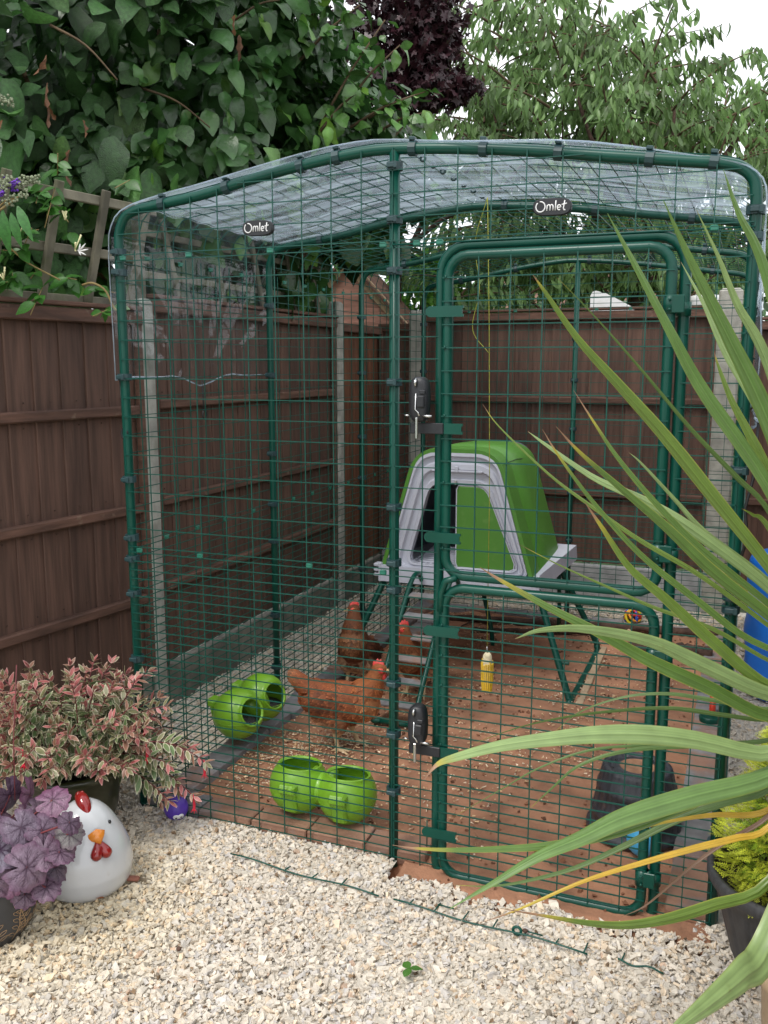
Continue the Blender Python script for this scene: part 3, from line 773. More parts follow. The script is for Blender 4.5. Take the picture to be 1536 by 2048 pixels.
def latch_plate(parent, z, black=False):
    x0, x1 = (1.116, 1.214) if not black else (1.072, 1.216)
    y = YD-.024; h = .0155
    arc_ = [(x0+h*math.cos(R(t)), h*math.sin(R(t))) for t in np.linspace(270, 90, 8)]
    pr = arc_+[(x1, h), (x1, h*.55), (x1-.004, h*.45), (x1-.004, -h*.45), (x1, -h*.55), (x1, -h)]
    g = MB(); n = len(pr)
    g.add([(p, y-.003, z+q) for p, q in pr]+[(p, y+.003, z+q) for p, q in pr], [tuple(range(n)), tuple(range(n, 2*n))[::-1]]+[(i, n+i, n+(i+1) % n, (i+1) % n) for i in range(n)])
    if black: g.box((x0+.036, y-.004, z), (.072+.03, .008, h*2.06), 1, ch=.002)
    g.build('latch_plate', [GREEN, BLACK], parent)
latch_plate(upper, 1.747); latch_plate(upper, 1.089); latch_plate(lower, .80); latch_plate(lower, .142)
latch_plate(upper, 1.413, True); latch_plate(lower, .415, True)
def lock(parent, z):
    g = MB(); c = Vector((1.089, YD-.040, z)); hw, hh = .0285, .066; n = 20
    V = [(math.copysign(abs(math.cos(t))**.7, math.cos(t))*hw, math.copysign(abs(math.sin(t))**.55, math.sin(t))*hh) for t in np.linspace(0, 2*math.pi, n+1)[:-1]]
    lv = [(.97, .020), (1, .0), (1, -.010), (.88, -.019), (.5, -.022)]
    vv = []
    for s_, yy in lv: vv += [(c.x+p*s_, c.y+yy, c.z+q*(1-(1-s_)*.5)) for p, q in V]
    F = []
    for k in range(len(lv)-1): F += [(k*n+i, k*n+(i+1) % n, (k+1)*n+(i+1) % n, (k+1)*n+i) for i in range(n)]
    F += [tuple(range(n))[::-1], tuple(range((len(lv)-1)*n, len(lv)*n))]
    g.add(vv, F, 0, True)
    g.box(c+Vector((.012, -.024, -.005)), (.022, .012, .034), 0, ch=.003)
    g.box(c+Vector((.016, -.022, .022)), (.018, .010, .012), 0, ch=.002)
    g.tube([c+Vector((-.004, -.022, .06)), c+Vector((-.004, -.029, .05)), c+Vector((-.004, -.024, .038))], .0045, 8, 1)
    g.tube([c+Vector((-.003, -.024, .018)), c+Vector((-.005, -.025, -.028)), c+Vector((.004, -.025, -.036)), c+Vector((.008, -.025, -.046))], .0028, 6, 1)
    g.box(c+Vector((-.001, -.022, -.082)), (.009, .007, .062), 1, ch=.002)
    g.tube([c+Vector((-.045, -.008, -.046)), c+Vector((-.028, -.008, -.046))], .0028, 6, 1)
    g.tube([c+Vector((.016, -.020, -.046)), c+Vector((.044, -.020, -.047))], .004, 8, 1)
    g.build('lock', [BLACK, STEEL], parent)
lock(upper, 1.497); lock(lower, .499)
def hinge(parent, z):
    g = MB(); g.tube([(1.790, YD-.004, z-.024), (1.790, YD-.004, z+.024)], .0085, 10)
    g.tube([(1.772, YD, z-.024), (1.772, YD, z+.024)], TR+.004, 12); g.tube([(1.805, -.008, z-.03), (1.805, -.008, z+.006)], TR+.004, 12)
    g.box((1.789, YD-.016, z), (.040, .006, .046), ch=.002)
    for dz in (-.014, .012): g.ball((1.772, YD-TR-.006, z+dz), .0045, nu=8, nv=5)
    g.build('hinge', GREEN, parent)
for p_, z in ((upper, 1.754), (upper, 1.087), (lower, .79), (lower, .121)): hinge(p_, z)
# bent stay where the two leaves meet
g = MB(); g.tube([(1.150, YD-.01, .86), (1.152, YD-.012, .92), (1.166, YD-.014, .956), (1.20, YD-.012, .968)], .011, 8); g.build('door_stay', GREEN, lower)
# skirt wires lying on the gravel in front
g = MB(); rs = random.Random(3)
def skirt(x0, x1, y0, y1, tines):
    g.tube([(x0+(x1-x0)*t, y0+(y1-y0)*t, .013+.005*math.sin(9*t+x0)) for t in np.linspace(0, 1, 14)], .0027, 5)
    for x in tines:
        t = (x-x0)/(x1-x0); y = y0+(y1-y0)*t; l = rs.uniform(.02, .05)
        g.tube([(x, y, .014), (x+.004, y+l, .016-.01*rs.random())], .0024, 5)
def sk_done():
    global g
    if g.v: g.build('skirt_wire', WIREM, run)
    g = MB()
skirt(.49, 1.03, -.205, -.245, (.7, .8, .9, 1.0)); sk_done(); skirt(1.08, 1.66, -.25, -.285, (1.13, 1.21, 1.30, 1.39, 1.48, 1.57, 1.65)); sk_done(); skirt(1.74, 1.86, -.285, -.29, (1.75,)); sk_done(); skirt(1.98, 2.06, -.29, -.295, ()); sk_done()
g.tube([(1.21, -.22, .013), (1.26, -.222, .012)], .0024, 5); sk_done(); g.tube([(1.47, -.25, .013), (1.53, -.252, .012)], .0024, 5); sk_done()
g.tube([(1.46+.012*math.cos(t), -.268, .02+.012*math.sin(t)) for t in np.linspace(0, 6.28, 11)[:-1]], .0045, 5, closed=True)
g.build('skirt_ring', WIREM, run)

# ---- clear plastic cover tied over the front bay
nb = 46; prof = []
zl, zr = 1.545, 1.46
for z in np.linspace(zl, 1.98, 14)[:-1]: prof.append((-.0225, z, 0))
for p in ARCH[::1]:
    t_ = (p[0]/FW-.5)*2
    prof.append((p[0]+.0245*t_*abs(t_)**3, p[1]+.0245*(1-abs(t_)**6), 1))
for z in np.linspace(1.97, zr, 14)[1:]: prof.append((FW+.0225, z, 2))
Vc = []; m_ = len(prof)
for i, (a, z, sd) in enumerate(prof):
    for j in range(nb):
        u = j/(nb-1); y = -.019+1.073*u; dx = dz = 0; dy = 0
        if sd == 0:
            h_ = (1.98-z)/(1.98-zl)                      # 0 top .. 1 hem
            d = abs(u-.5)*2
            dz = h_*(.004*math.sin(u*21)-.030*max(0, 1-d*2.6)+.010*math.sin(math.pi*d))
            an_ = math.atan2((u-.5), 1.12-h_); dx = -.004-sum(am*math.exp(-((an_-c_)/.028)**2) for c_, am in ((-.62, .010), (-.40, .016), (-.30, -.008), (-.12, .006), (.10, .006), (.26, .014), (.36, -.008), (.55, .012), (.80, .008)))*min(1, h_*2.2)*min(1, u*8)-.0025*math.sin(u*9+z*7)
        elif sd == 2:
            h_ = (1.97-z)/(1.97-zr); dx = .006*math.sin(u*24)*h_+.010*h_+.004*math.sin(u*60+z*20); dz = -h_*.04*math.sin(math.pi*min(1, u*2.2))
        else:
            dz = .006*math.sin(a*9+u*3)+.004*math.sin(u*47+a*3)+.0035*math.sin(u*22+a*5)-.010*math.sin(math.pi*u)*(1-abs(a/FW-.5))
            dy = .012*math.sin(a*8) if (j == 0 or j == nb-1) else 0
        Vc.append((a+dx, y+dy, z+dz))
ii, jj = np.meshgrid(np.arange(m_-1), np.arange(nb-1), indexing='ij'); a_ = (ii*nb+jj).ravel()
cover = thing('plastic_cover', 'clear plastic sheet stretched over the front bay of the run', 'cover', (MID, .5, 2.2))
sheet = np_mesh('sheet', Vc, np.c_[a_, a_+nb, a_+nb+1, a_+1], [FILM, FILMC], smooth=True, parent=cover)
sheet.data.polygons.foreach_set('material_index', np.repeat([0 if (prof[i][2] == 1 and .06 < prof[i][0] < FW-.03) else 1 for i in range(m_-1)], nb-1).astype(np.int32))
Vn = np.array(Vc).reshape(m_, nb, 3)
HEM = film('thick_plastic_hem', .55, .1, .1, .5)
g = MB(); g.tube([tuple(p) for p in Vn[0, ::2]], .0032, 6); g.tube([tuple(p) for p in Vn[-1, ::2]], .0032, 6)
g.tube([tuple(p) for p in Vn[::2, 0]], .0022, 6); g.build('hem', HEM, cover)
g = MB(); tie = Vn[0, nb//2]
g.tube([tuple(tie+np.array([-.002, 0, .02])), tuple(tie+np.array([-.002, .004, -.05])), tuple(tie+np.array([0, .002, -.10]))], .003, 6)
g.tube([tuple(tie+np.array([0, .014*math.cos(t)+.008, -.115+.017*math.sin(t)])) for t in np.linspace(-.5, 4.6, 12)], .0035, 6); g.build('hook_cord', ROPE, cover)
g = MB(); tie = Vn[0, 1]
g.tube([tuple(tie), tuple(tie+np.array([.01, -.01, -.10])), tuple(tie+np.array([.02, -.012, -.17]))], .003, 6)
g.tube([tuple(tie+np.array([.02+.012*math.cos(t), -.014, -.185+.018*math.sin(t)])) for t in np.linspace(0, 5.5, 12)], .005, 6); g.build('hook_cord', ROPE, cover)
g = MB(); tie = Vn[-1, 2]
g.tube([tuple(tie), (FW+.035, -.01, 1.30), (FW+.02, -.005, 1.22), (FW+.03, -.01, 1.14), (FW+.01, .0, 1.05)], .004, 6); g.build('hook_cord', ROPE, cover)

# ==================================================================== COOP
coop = thing('chicken_coop', 'green and grey plastic hen house raised on tube legs with ladder', 'hen house', (.67, 2.1, 0))
def poly_round(P, r, n=5):
    out = []; m = len(P)
    for i in range(m):
        a, b, c = Vector(P[i-1]), Vector(P[i]), Vector(P[(i+1) % m])
        u = (a-b).normalized(); v = (c-b).normalized(); rr = min(r if not hasattr(r, '__len__') else r[i], (a-b).length*.45, (c-b).length*.45)
        for t in np.linspace(0, 1, n):
            p = (b+u*rr)*(1-t)**2+b*2*t*(1-t)+(b+v*rr)*t*t; out.append((p.x, p.y))
    return out
def resample(P, n):
    P = np.array(list(P)+[P[0]]); d = np.r_[0, np.cumsum(np.hypot(*np.diff(P, axis=0).T))]
    s_ = np.linspace(0, d[-1], n+1)[:-1]; return np.c_[np.interp(s_, d, P[:, 0]), np.interp(s_, d, P[:, 1])]
YC0, YC1 = 1.70, 2.52
shell = [(.258, .555), (.445, 1.185), (.875, 1.185), (1.062, .555)]
so_ = poly_round(shell, [.0, .13, .13, .0], 9)
# roof and walls: open-bottom shell with thickness, tapering a little to the back
def shell_ring(sc, y, dz=0): return [((p-.66)*sc+.66, y, q*1.0+dz-(1-sc)*.25*(q-.55)) for p, q in so_]
k0 = [i for i, p in enumerate(so_)]
st = 9   # start of run after first (square) corner block
ordr = so_[4:-4] if False else so_
def strip(path2d, levels, mi, g):
    n = len(path2d); V = []
    for sc, y, off in levels:
        for p, q in path2d:
            pp = (p-.66)*sc+.66; zz = q-(1-sc)*.6*(q-.55)
            V.append((pp, y, zz))
    F = []
    for k in range(len(levels)-1): F += [(k*n+i, k*n+i+1, (k+1)*n+i+1, (k+1)*n+i) for i in range(n-1)]
    g.add(V, F, mi, True)
path = [(.258, .555)]+[p for p in poly_round(shell, [.0, .13, .13, .0], 9)[9:27]]+[(1.062, .555)]
inner = [((p-.66)*.945+.66, (q-.555)*.965+.555) for p, q in path]
g = MB()
strip(path, [(1, YC0, 0), (1.004, YC0+.015, 0), (1.004, YC0+.15, 0)], 0, g)
strip(path, [(1.004, YC0+.15, 0), (.992, YC0+.152, 0), (.992, YC0+.158, 0), (1.0, YC0+.16, 0), (.985, YC0+.45, 0), (.955, YC1-.10, 0), (.93, YC1-.03, 0), (.88, YC1, 0)], 0, g)
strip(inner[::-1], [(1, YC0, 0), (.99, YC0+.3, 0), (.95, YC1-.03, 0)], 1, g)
n = len(path)
g.add([(p, YC0, q) for p, q in path]+[(p, YC0, q) for p, q in inner], [(i, n+i, n+i+1, i+1) for i in range(n-1)], 0)
bk = [((p-.66)*.88+.66, YC1, q-.12*.6*(q-.55)) for p, q in path]; g.add(bk, [tuple(range(n))[::-1]], 0)
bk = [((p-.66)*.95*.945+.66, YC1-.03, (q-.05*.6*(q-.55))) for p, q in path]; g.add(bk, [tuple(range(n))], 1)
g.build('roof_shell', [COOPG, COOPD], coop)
# lid seam on the right wall
g = MB(); g.tube([(.885+.012, YC0+.02, 1.118), (.885+.010, YC0+.3, 1.115), (.885-.012, YC1-.1, 1.08)], .0022, 5, 0); g.build('lid_seam', BLACK, coop)
# front frame with stepped rings round the opening
of = resample(poly_round([(.285, .56), (.46, 1.165), (.86, 1.165), (1.035, .56)][::1], [.02, .10, .10, .02], 8), 72)
op = resample(poly_round([(.402, .585), (.522, 1.008), (.812, 1.008), (.985, .585)], [.06, .06, .06, .06], 8), 72)
def blend(t): return of*(1-t)+op*t
lev = [(0, .018), (0, -.004), (.10, -.006), (.16, .010), (.30, .012), (.36, -.002), (.52, -.004), (.60, .014), (.80, .016), (.86, .004), (1.0, .006), (1.0, .05)]
g = MB(); V = []; n = 72
for t, dy in lev: V += [(p, YC0+.004+dy, q) for p, q in blend(t)]
F = []
for k in range(len(lev)-1): F += [(k*n+i, k*n+(i+1) % n, (k+1)*n+(i+1) % n, (k+1)*n+i) for i in range(n)]
g.add(V, F, 0, False)
g.box((.665, YC0-.004, 1.075), (.26, .008, .010), 0, ch=.002); g.box((.665, YC0-.008, 1.085), (.018, .010, .03), 0, ch=.002)
g.box((.46, YC0-.004, .566), (.028, .004, .008), 1); g.box((.66, YC0+.0, 1.018), (.012, .014, .02), 2, ch=.002)
g.build('front_frame', [COOPW, BLACK, STEEL], coop)
# half-open door on the right of the opening
dz_ = resample(poly_round([(.660, .587), (.660, 1.001), (.806, 1.001), (.975, .587)], [.008, .008, .05, .05], 8), 48)
g = MB(); V = []
for s_, dy in ((1, .012), (1, -.004), (.975, -.008)):
    cx_, cz = .79, .79; V += [((p-cx_)*s_+cx_, YC0+.022+dy, (q-cz)*s_+cz) for p, q in dz_]
n = 48; F = [(k*n+i, k*n+(i+1) % n, (k+1)*n+(i+1) % n, (k+1)*n+i) for k in range(2) for i in range(n)]+[tuple(range(2*n, 3*n))]
g.add(V, F); g.tube([((p-.79)*1.006+.79, YC0+.018, (q-.79)*1.006+.79) for p, q in dz_], .0045, 5, 1, closed=True); g.build('door', [COOPG, COOPW], coop)
# grey base tray
g = MB()
bp_ = [(.262, YC0-.022), (1.078, YC0-.022), (1.118, YC1+.06), (.212, YC1+.06)]
for z0, z1, gr in ((.490, .572, 0),):
    V = [(x, y, z1) for x, y in bp_]+[(x+(.006 if x > .6 else -.006), y-.004, z0) for x, y in bp_]
    g.add(V, [(0, 1, 2, 3), (7, 6, 5, 4), (0, 4, 5, 1), (1, 5, 6, 2), (2, 6, 7, 3), (3, 7, 4, 0)])
for i in range(10): g.tube([(.40+i*.028, YC0+.03, .580), (.40+i*.028, YC1-.06, .580)], .007, 6)
g.box((1.088, YC0-.012, .535), (.014, .03, .10), 0, ch=.004); g.box((.262, YC0-.012, .535), (.016, .03, .10), 0, ch=.004)
for i in range(3): g.box((.236, YC0+.02, .515+i*.026), (.034, .05, .016), 0, ch=.004)
g.build('base_tray', COOPW, coop)
# floor bars that show in the open half
g = MB()
for i in range(9): g.tube([(.44, YC0+.07+i*.03, .588+.004*i), (.66, YC0+.07+i*.03, .588+.004*i)], .008, 6)
g.build('floor_bars', COOPW, coop)
# legs: each side a bent tube, two legs and a foot bar, and under-frame
for sx, tx, fx in ((1, 1.075, 1.275), (-1, .275, .085)):
    pts = [(tx, 1.735, .50), (fx-.018*sx, 1.59, .06), (fx, 1.575, .018), (fx+.004*sx, 1.61, .006), (fx+.004*sx, 2.38, .006), (fx, 2.425, .03), (fx-.02*sx, 2.42, .09), (tx, 2.30, .50)]
    g = MB(); g.tube(catmull(pts, 46), .0165, 10); g.build('leg', GREEN, coop)
    g = MB(); g.box((fx-.055*sx, 1.66, .17), (.07, .02, .014), 0, ch=.003); g.build('leg_bracket', GREEN, coop)
for y in (1.72, 2.30): g = MB(); g.tube([(.29, y, .487), (1.06, y, .487)], .0145, 8); g.build('frame_bar', GREEN, coop)
g = MB(); g.tube([(1.06, 2.36, .48), (1.045, 2.5, .25), (1.04, 2.52, .06)], .012, 8); g.build('rear_prop', GREEN, coop)
g = MB(); g.box((.62, 2.3, .40), (.15, .03, .16), ch=.01); g.tube([(.62, 2.3, .42), (.70, 2.3, .1), (.71, 2.3, 0)], .014, 6); g.build('droppings_tray_end', GREEN, coop)
g = MB(); g.box((1.315, 2.02, .005), (.035, .95, .02), rot=Matrix.Rotation(R(1), 3, 'Z'), ch=.003); g.build('foot_batten', BARGE, coop)
# ladder
lad = MB()
for xx in (.49, .685):
    lad.tube(catmull([(xx, 1.69, .505), (xx, 1.62, .56), (xx, 1.50, .52), (xx, 1.25, .27), (xx, 1.05, .055), (xx, 1.025, .012), (xx-.03 if xx > .6 else xx+.03, 1.035, .006)], 40), .0125, 8)
lad.tube([(.49+.03, 1.035, .006), (.655, 1.035, .006)], .0115, 8)
ladder = lad.build('ladder', GREEN, coop)
for k in range(6):
    t = .10+k*.165; p = (1.03+(1.52-1.03)*t, .03+(.52-.03)*t); g = MB(); g.box((.5875, p[0], p[1]), (.18, .055, .012), rot=Matrix.Rotation(R(6), 3, 'X'), ch=.003); g.build('tread', PAVER, ladder)

# ==================================================================== HENS
def remesh(mb, name, voxel, smooth_it):
    me = bpy.data.meshes.new(name); me.from_pydata(mb.v, [], mb.f); me.update()
    o = bpy.data.objects.new(name, me); C.objects.link(o)
    m = o.modifiers.new('r', 'REMESH'); m.mode = 'VOXEL'; m.voxel_size = voxel
    m2 = o.modifiers.new('s', 'SMOOTH'); m2.iterations = smooth_it; m2.factor = .5
    dg = bpy.context.evaluated_depsgraph_get(); me2 = bpy.data.meshes.new_from_object(o.evaluated_get(dg))
    bpy.data.objects.remove(o); bpy.data.meshes.remove(me); return me2
def chain(mb, pts, rr, n=10):
    P = catmull(pts, max(3, len(pts)*4)); q = np.interp(np.linspace(0, 1, len(P)), np.linspace(0, 1, len(rr)), rr)
    for p, r_ in zip(P, q): mb.ball(p, r_, nu=10, nv=7)

def hen(loc, rz, label, dark=1.0, neck_up=1.0, head_turn=0., stride=.0, tail=.0, scale=1.0, rear=0.0, legx=0.0):
    root = thing('hen', label, 'chicken', loc, 'brown hens in the run')
    rt = Matrix.Rotation(rz, 4, 'Z') @ Matrix.Scale(scale, 4)
    mb = MB(); Ry = lambda a: Matrix.Rotation(a, 3, 'Y')
    pv = Vector((-.01, 0, .17)); Rr = Ry(-rear)            # body reared up about the hips
    up_ = neck_up
    mb.ball((-.01, 0, .200), (.138, .084, .090), Ry(R(-4)), 20, 12)
    mb.ball((.085, 0, .205), (.075, .072, .078), None, 16, 10)
    mb.ball((-.105, 0, .228), (.075, .058, .060), Ry(R(22)), 16, 10)
    mb.ball((-.040, 0, .145), (.092, .074, .060), None, 16, 10)
    for k, t in enumerate(np.linspace(0, 1, 8)):
        mb.ball((-.14-.060*t, 0, .245+(.055+tail)*t), (.03, .044*(1-.30*t), .046*(1-.35*t)), Ry(R(30)), 12, 8)
    hx, hz = .150, .225+.155*up_
    nbody = len(mb.v)
    chain(mb, [(.085, 0, .235), (.122, 0, .225+.055*up_), (.138, 0, .225+.105*up_), (hx, 0, hz-.01)], [.068, .053, .038, .029])
    mb.v = [tuple(pv+Rr @ (Vector(p)-pv)) for p in mb.v]
    ht = Matrix.Rotation(head_turn, 3, 'Z')
    hc = pv+Rr @ (Vector((hx, 0, hz))-pv); mb.ball(hc+ht @ Vector((.006, 0, .002)), (.034, .0235, .025), ht, 14, 9)
    for s_ in (-1, 1):
        mb.ball(pv+Rr @ (Vector((-.035, s_*.074, .205))-pv), (.115, .020, .058), Rr @ Matrix.Rotation(s_*R(-4), 3, 'Z') @ Ry(R(14)), 18, 10)
        fx = stride*s_+legx
        chain(mb, [(-.005+fx*.2, s_*.042, .155), (.0+fx*.5, s_*.045, .105), (-.012+fx*.75, s_*.045, .078)], [.052, .030, .0125])
        chain(mb, [(-.012+fx*.75, s_*.045, .078), (.004+fx, s_*.046, .016)], [.0112, .0100])
        for ta in (-32, 0, 32, 180):
            d = Vector((math.cos(R(ta)), math.sin(R(ta)), 0)); ln_ = .062 if ta != 180 else .03
            b0 = Vector((.004+fx, s_*.046, .012)); chain(mb, [b0, b0+d*ln_*.5+Vector((0, 0, .0)), b0+d*ln_+Vector((0, 0, -.006))], [.0072, .0062, .0045])
    me = remesh(mb, 'body', .0042, 6)
    n = len(me.vertices); co = np.empty(n*3); me.vertices.foreach_get('co', co); co = co.reshape(-1, 3)
    Ri = np.array(Rr.inverted()); cl_ = (co-np.array(pv)) @ Ri.T+np.array(pv); x, y, z = cl_.T; zw = co[:, 2]
    col = np.tile(np.array([[.235, .066, .020]]), (n, 1))*dark
    wing = np.exp(-(((x+.045)/.10)**2+((z-.205)/.05)**2))*(np.abs(y) > .05)
    col *= (1-.62*wing)[:, None]
    br = np.clip((x-.06)/.06, 0, 1)*np.clip((.28-z)/.06, 0, 1); col = col*(1-br[:, None])+np.array([[.33, .135, .052]])*br[:, None]*dark
    nk = np.clip((z-.25)/.05, 0, 1)*(x > .06); col = col*(1-nk[:, None])+np.array([[.26, .080, .022]])*nk[:, None]*dark
    fl = np.clip((.165-z)/.04, 0, 1)*(x < .03); col = col*(1-.7*fl[:, None])+np.array([[.42, .26, .15]])*.7*fl[:, None]
    tl = np.clip((-.17-x)/.05, 0, 1); col = col*(1-.5*tl[:, None])+np.array([[.45, .25, .13]])*.5*tl[:, None]
    lg = (zw < .088); col[lg] = np.array([.62, .46, .27])
    gsp = np.array(vnoise(x*60+y*40, z*70, 5)); col *= (1+.18*gsp)[:, None]
    a = me.color_attributes.new('Col', 'FLOAT_COLOR', 'POINT'); a.data.foreach_set('color', np.c_[col, np.ones(n)].astype(np.float32).ravel())
    me.materials.clear(); me.materials.append(FEATH); me.polygons.foreach_set('use_smooth', np.ones(len(me.polygons), bool))
    nr = np.empty(n*3); me.vertices.foreach_get('normal', nr); nr = nr.reshape(-1, 3)
    def put(o_): o_.parent = root; o_.matrix_local = rt
    o_ = bpy.data.objects.new('body', me); C.objects.link(o_); put(o_)
    # overlapping feathers
    ok = np.where((zw > .12) & (z > .10) & ~((x > .10) & (z > hz-.035)) & (x > -.21))[0]
    pk = rng.choice(ok, 2000, replace=False); Pw = co[pk]; Nw = nr[pk]; P = cl_[pk]; Nn = Nw @ Ri.T
    flow = np.tile(np.array([[-1., 0, -.25]]), (len(pk), 1)); flow[(P[:, 0] > .06) & (P[:, 2] > .24)] = (-.35, 0, -1); br_ = (P[:, 0] > .07) & (P[:, 2] <= .24); flow[br_] = (-.5, 0, -.9)
    flow[P[:, 0] < -.10] = (-1, 0, .35)
    flow = flow+rng.normal(size=flow.shape)*.12
    Dn = flow-Nn*np.sum(flow*Nn, 1, keepdims=True)+Nn*.16
    RF = np.array(Rr); Dn = Dn @ RF.T; Nn = Nw
    sz = rng.uniform(.020, .036, len(pk))*np.where(P[:, 2] > .26, .8, 1); sz *= np.where((np.abs(P[:, 1]) > .06) & (P[:, 0] < .03), 1.25, 1)
    fv = leaf_shape([.10, .20, .24, .20, .05], .12, -.18, 0, 1, edge=(1.25, .88))
    M3 = frames(Dn, Nn)*sz[:, None, None]; v, f, c = fv
    W = np.einsum('nij,vj->nvi', M3, v)+(Pw-Nn*.0012)[:, None, :]
    F_ = f[None]+(np.arange(len(pk))*len(v))[:, None, None]
    tn = col[pk]*rng.uniform(.62, 1.35, (len(pk), 1)); Cc = c[None]*tn[:, None, :]
    tipw = np.zeros(len(v)); tipw[-3:] = 1; Cc = Cc*(1+.75*tipw[None, :, None])
    me3 = np_mesh('feathers', W.reshape(-1, 3), F_.reshape(-1, 4), FEATC, Cc.reshape(-1, 3), True, link=False)
    o2 = bpy.data.objects.new('feathers', me3); C.objects.link(o2); put(o2); o2['kind'] = 'stuff'
    # face
    H = lambda p: hc+ht @ Vector(p)
    g = MB()
    pr = [(.026, .018), (.022, .034), (.016, .031), (.012, .044), (.004, .037), (-.002, .046), (-.010, .035), (-.018, .036), (-.022, .022)]
    lw = [(.024, .014), (.018, .016), (.012, .018), (.008, .018), (.002, .019), (-.004, .019), (-.010, .018), (-.016, .016), (-.02, .012)]
    n_ = len(pr); V = [H((p, s_*.0028, q)) for s_ in (-1, 1) for p, q in pr]+[H((p, s_*.006, q)) for s_ in (-1, 1) for p, q in lw]
    F_ = []
    for i in range(n_-1): F_ += [(i, i+1, 2*n_+i+1, 2*n_+i), (n_+i+1, n_+i, 3*n_+i, 3*n_+i+1), (i+1, i, n_+i, n_+i+1)]
    g.add(V, F_, 0, True); o3 = g.build('comb', COMB); put(o3)
    g = MB()
    for s_ in (-1, 1): g.ball(H((.026, s_*.009, -.026)), (.008, .0045, .014), ht, 10, 7); g.ball(H((.016, s_*.021, .001)), (.015, .005, .012), ht, 12, 8)
    o3 = g.build('wattles', COMB); put(o3)
    g = MB(); g.add([H((.032, -.008, .003)), H((.032, .008, .003)), H((.030, .007, -.008)), H((.030, -.007, -.008)), H((.060, 0, -.006)), H((.034, 0, .009)), H((.050, 0, .002))],
                    [(0, 5, 6), (5, 1, 6), (0, 6, 4), (6, 1, 4), (1, 2, 4), (2, 3, 4), (3, 0, 4), (0, 1, 5)], 0, True); o3 = g.build('beak', BEAK); put(o3)
    for s_ in (-1, 1):
        g = MB(); g.ball(H((.014, s_*.0265, .007)), (.0052, .0025, .0052), ht, 10, 6, 0); g.ball(H((.0145, s_*.0278, .007)), (.003, .002, .003), ht, 8, 6, 1); o3 = g.build('eye', [ORNG, EYEB]); put(o3)
    return root
hen((.478, .715, 0), R(12), 'ginger hen walking right beside the twin green bowls, its head in profile', 1.15, .80, R(-8), .032, .0, 1.02, 0, .022)
hen((.245, 1.40, 0), R(-84), 'dark brown hen standing upright on the edging blocks, facing left', .55, .86, R(-52), .008, .0, .99, R(34), .01)
hen((.555, 1.42, 0), R(-100), 'brown hen half hidden behind the ladder treads', .80, .78, R(-38), .0, .0, .98, R(10), .0)

# ==================================================================== FEEDERS, TOYS AND TUBS IN THE RUN
def bowl_shell(g, c, r, axis, cut, mi=0, n=28, m=18):
    axis = Vector(axis).normalized(); q = axis.to_track_quat('Z', 'Y').to_matrix()
    pr = [(r*math.sin(t), -r*math.cos(t)) for t in np.linspace(.02, math.pi-cut, m)]
    ro, zo = pr[-1]
    pr += [(ro+.001, zo+.003), (ro-.001, zo+.0055), (ro-.005, zo+.006), (ro-.008, zo+.003), (ro-.009, zo-.003)]
    ri = r-.007; t0 = math.asin(min(1, (ro-.009)/ri))
    pr += [(ri*math.sin(t), -ri*math.cos(t)) for t in np.linspace(math.pi-t0, .02, m)]
    g.lathe(pr, c, n, mi, q, True, capb=True)
def twin_feeder(c1, c2, axis, hook_dir, label, feed=False):
    c1, c2 = Vector(c1), Vector(c2); root = thing('twin_feeder', label, 'feeder', ((c1+c2)/2).to_tuple()[:2]+(0,), 'lime green twin feeders')
    hd = Vector(hook_dir).normalized(); up3 = Vector((0, 0, 1)); sdv = hd.cross(up3).normalized()
    for c in (c1, c2):
        g = MB(); bowl_shell(g, c, .104, axis, R(35 if feed else 49)); q = Matrix((sdv, hd, up3)).transposed()
        bw = g.build('bowl', PLASG, root)
        g = MB()                                      # moulded seam
        g.tube([c+Vector((.1038*math.cos(t), .1038*math.sin(t), -.012)) for t in np.linspace(0, 2*math.pi, 33)[:-1]], .0012, 4, closed=True); g.build('seam', PLASG, bw)
        g = MB()                                      # hanging tab and its plate
        g.box(c+hd*.108+up3*.030-sdv*.012, (.062, .042, .034), 0, q, .008)
        g.box(c+hd*.099-up3*.022-sdv*.012, (.056, .020, .085), 0, q @ Matrix.Rotation(R(-14), 3, 'X'), .009)
        g.build('hook_tab', PLASG, bw)
        if feed:
            ax = Vector(axis).normalized(); g = MB()
            fr = .082; zc_ = c.z-.022
            g.lathe([(.001, .008), (fr*.5, .004), (fr, -.006), (fr*.6, -.06)], (c.x, c.y, zc_), 20, 0); g.build('feed', GRIT, bw)
    g = MB(); d = (c2-c1); g.tube([c1+d*.3, c1+d*.42, c1+d*.5, c1+d*.58, c1+d*.7], [.072, .060, .055, .060, .072], 20); g.build('neck', PLASG, root)
    return root
twin_feeder((.575, .125, .128), (.762, .128, .122), (.02, .10, 1), (0, -1, 0), 'lime green twin bowl feeder hanging on the front mesh, openings upwards')
twin_feeder((.105, .505, .178), (.105, .700, .180), (.90, -.30, .30), (-1, 0, .1), 'lime green twin bowl feeder hanging on the left side mesh, openings sideways', True)

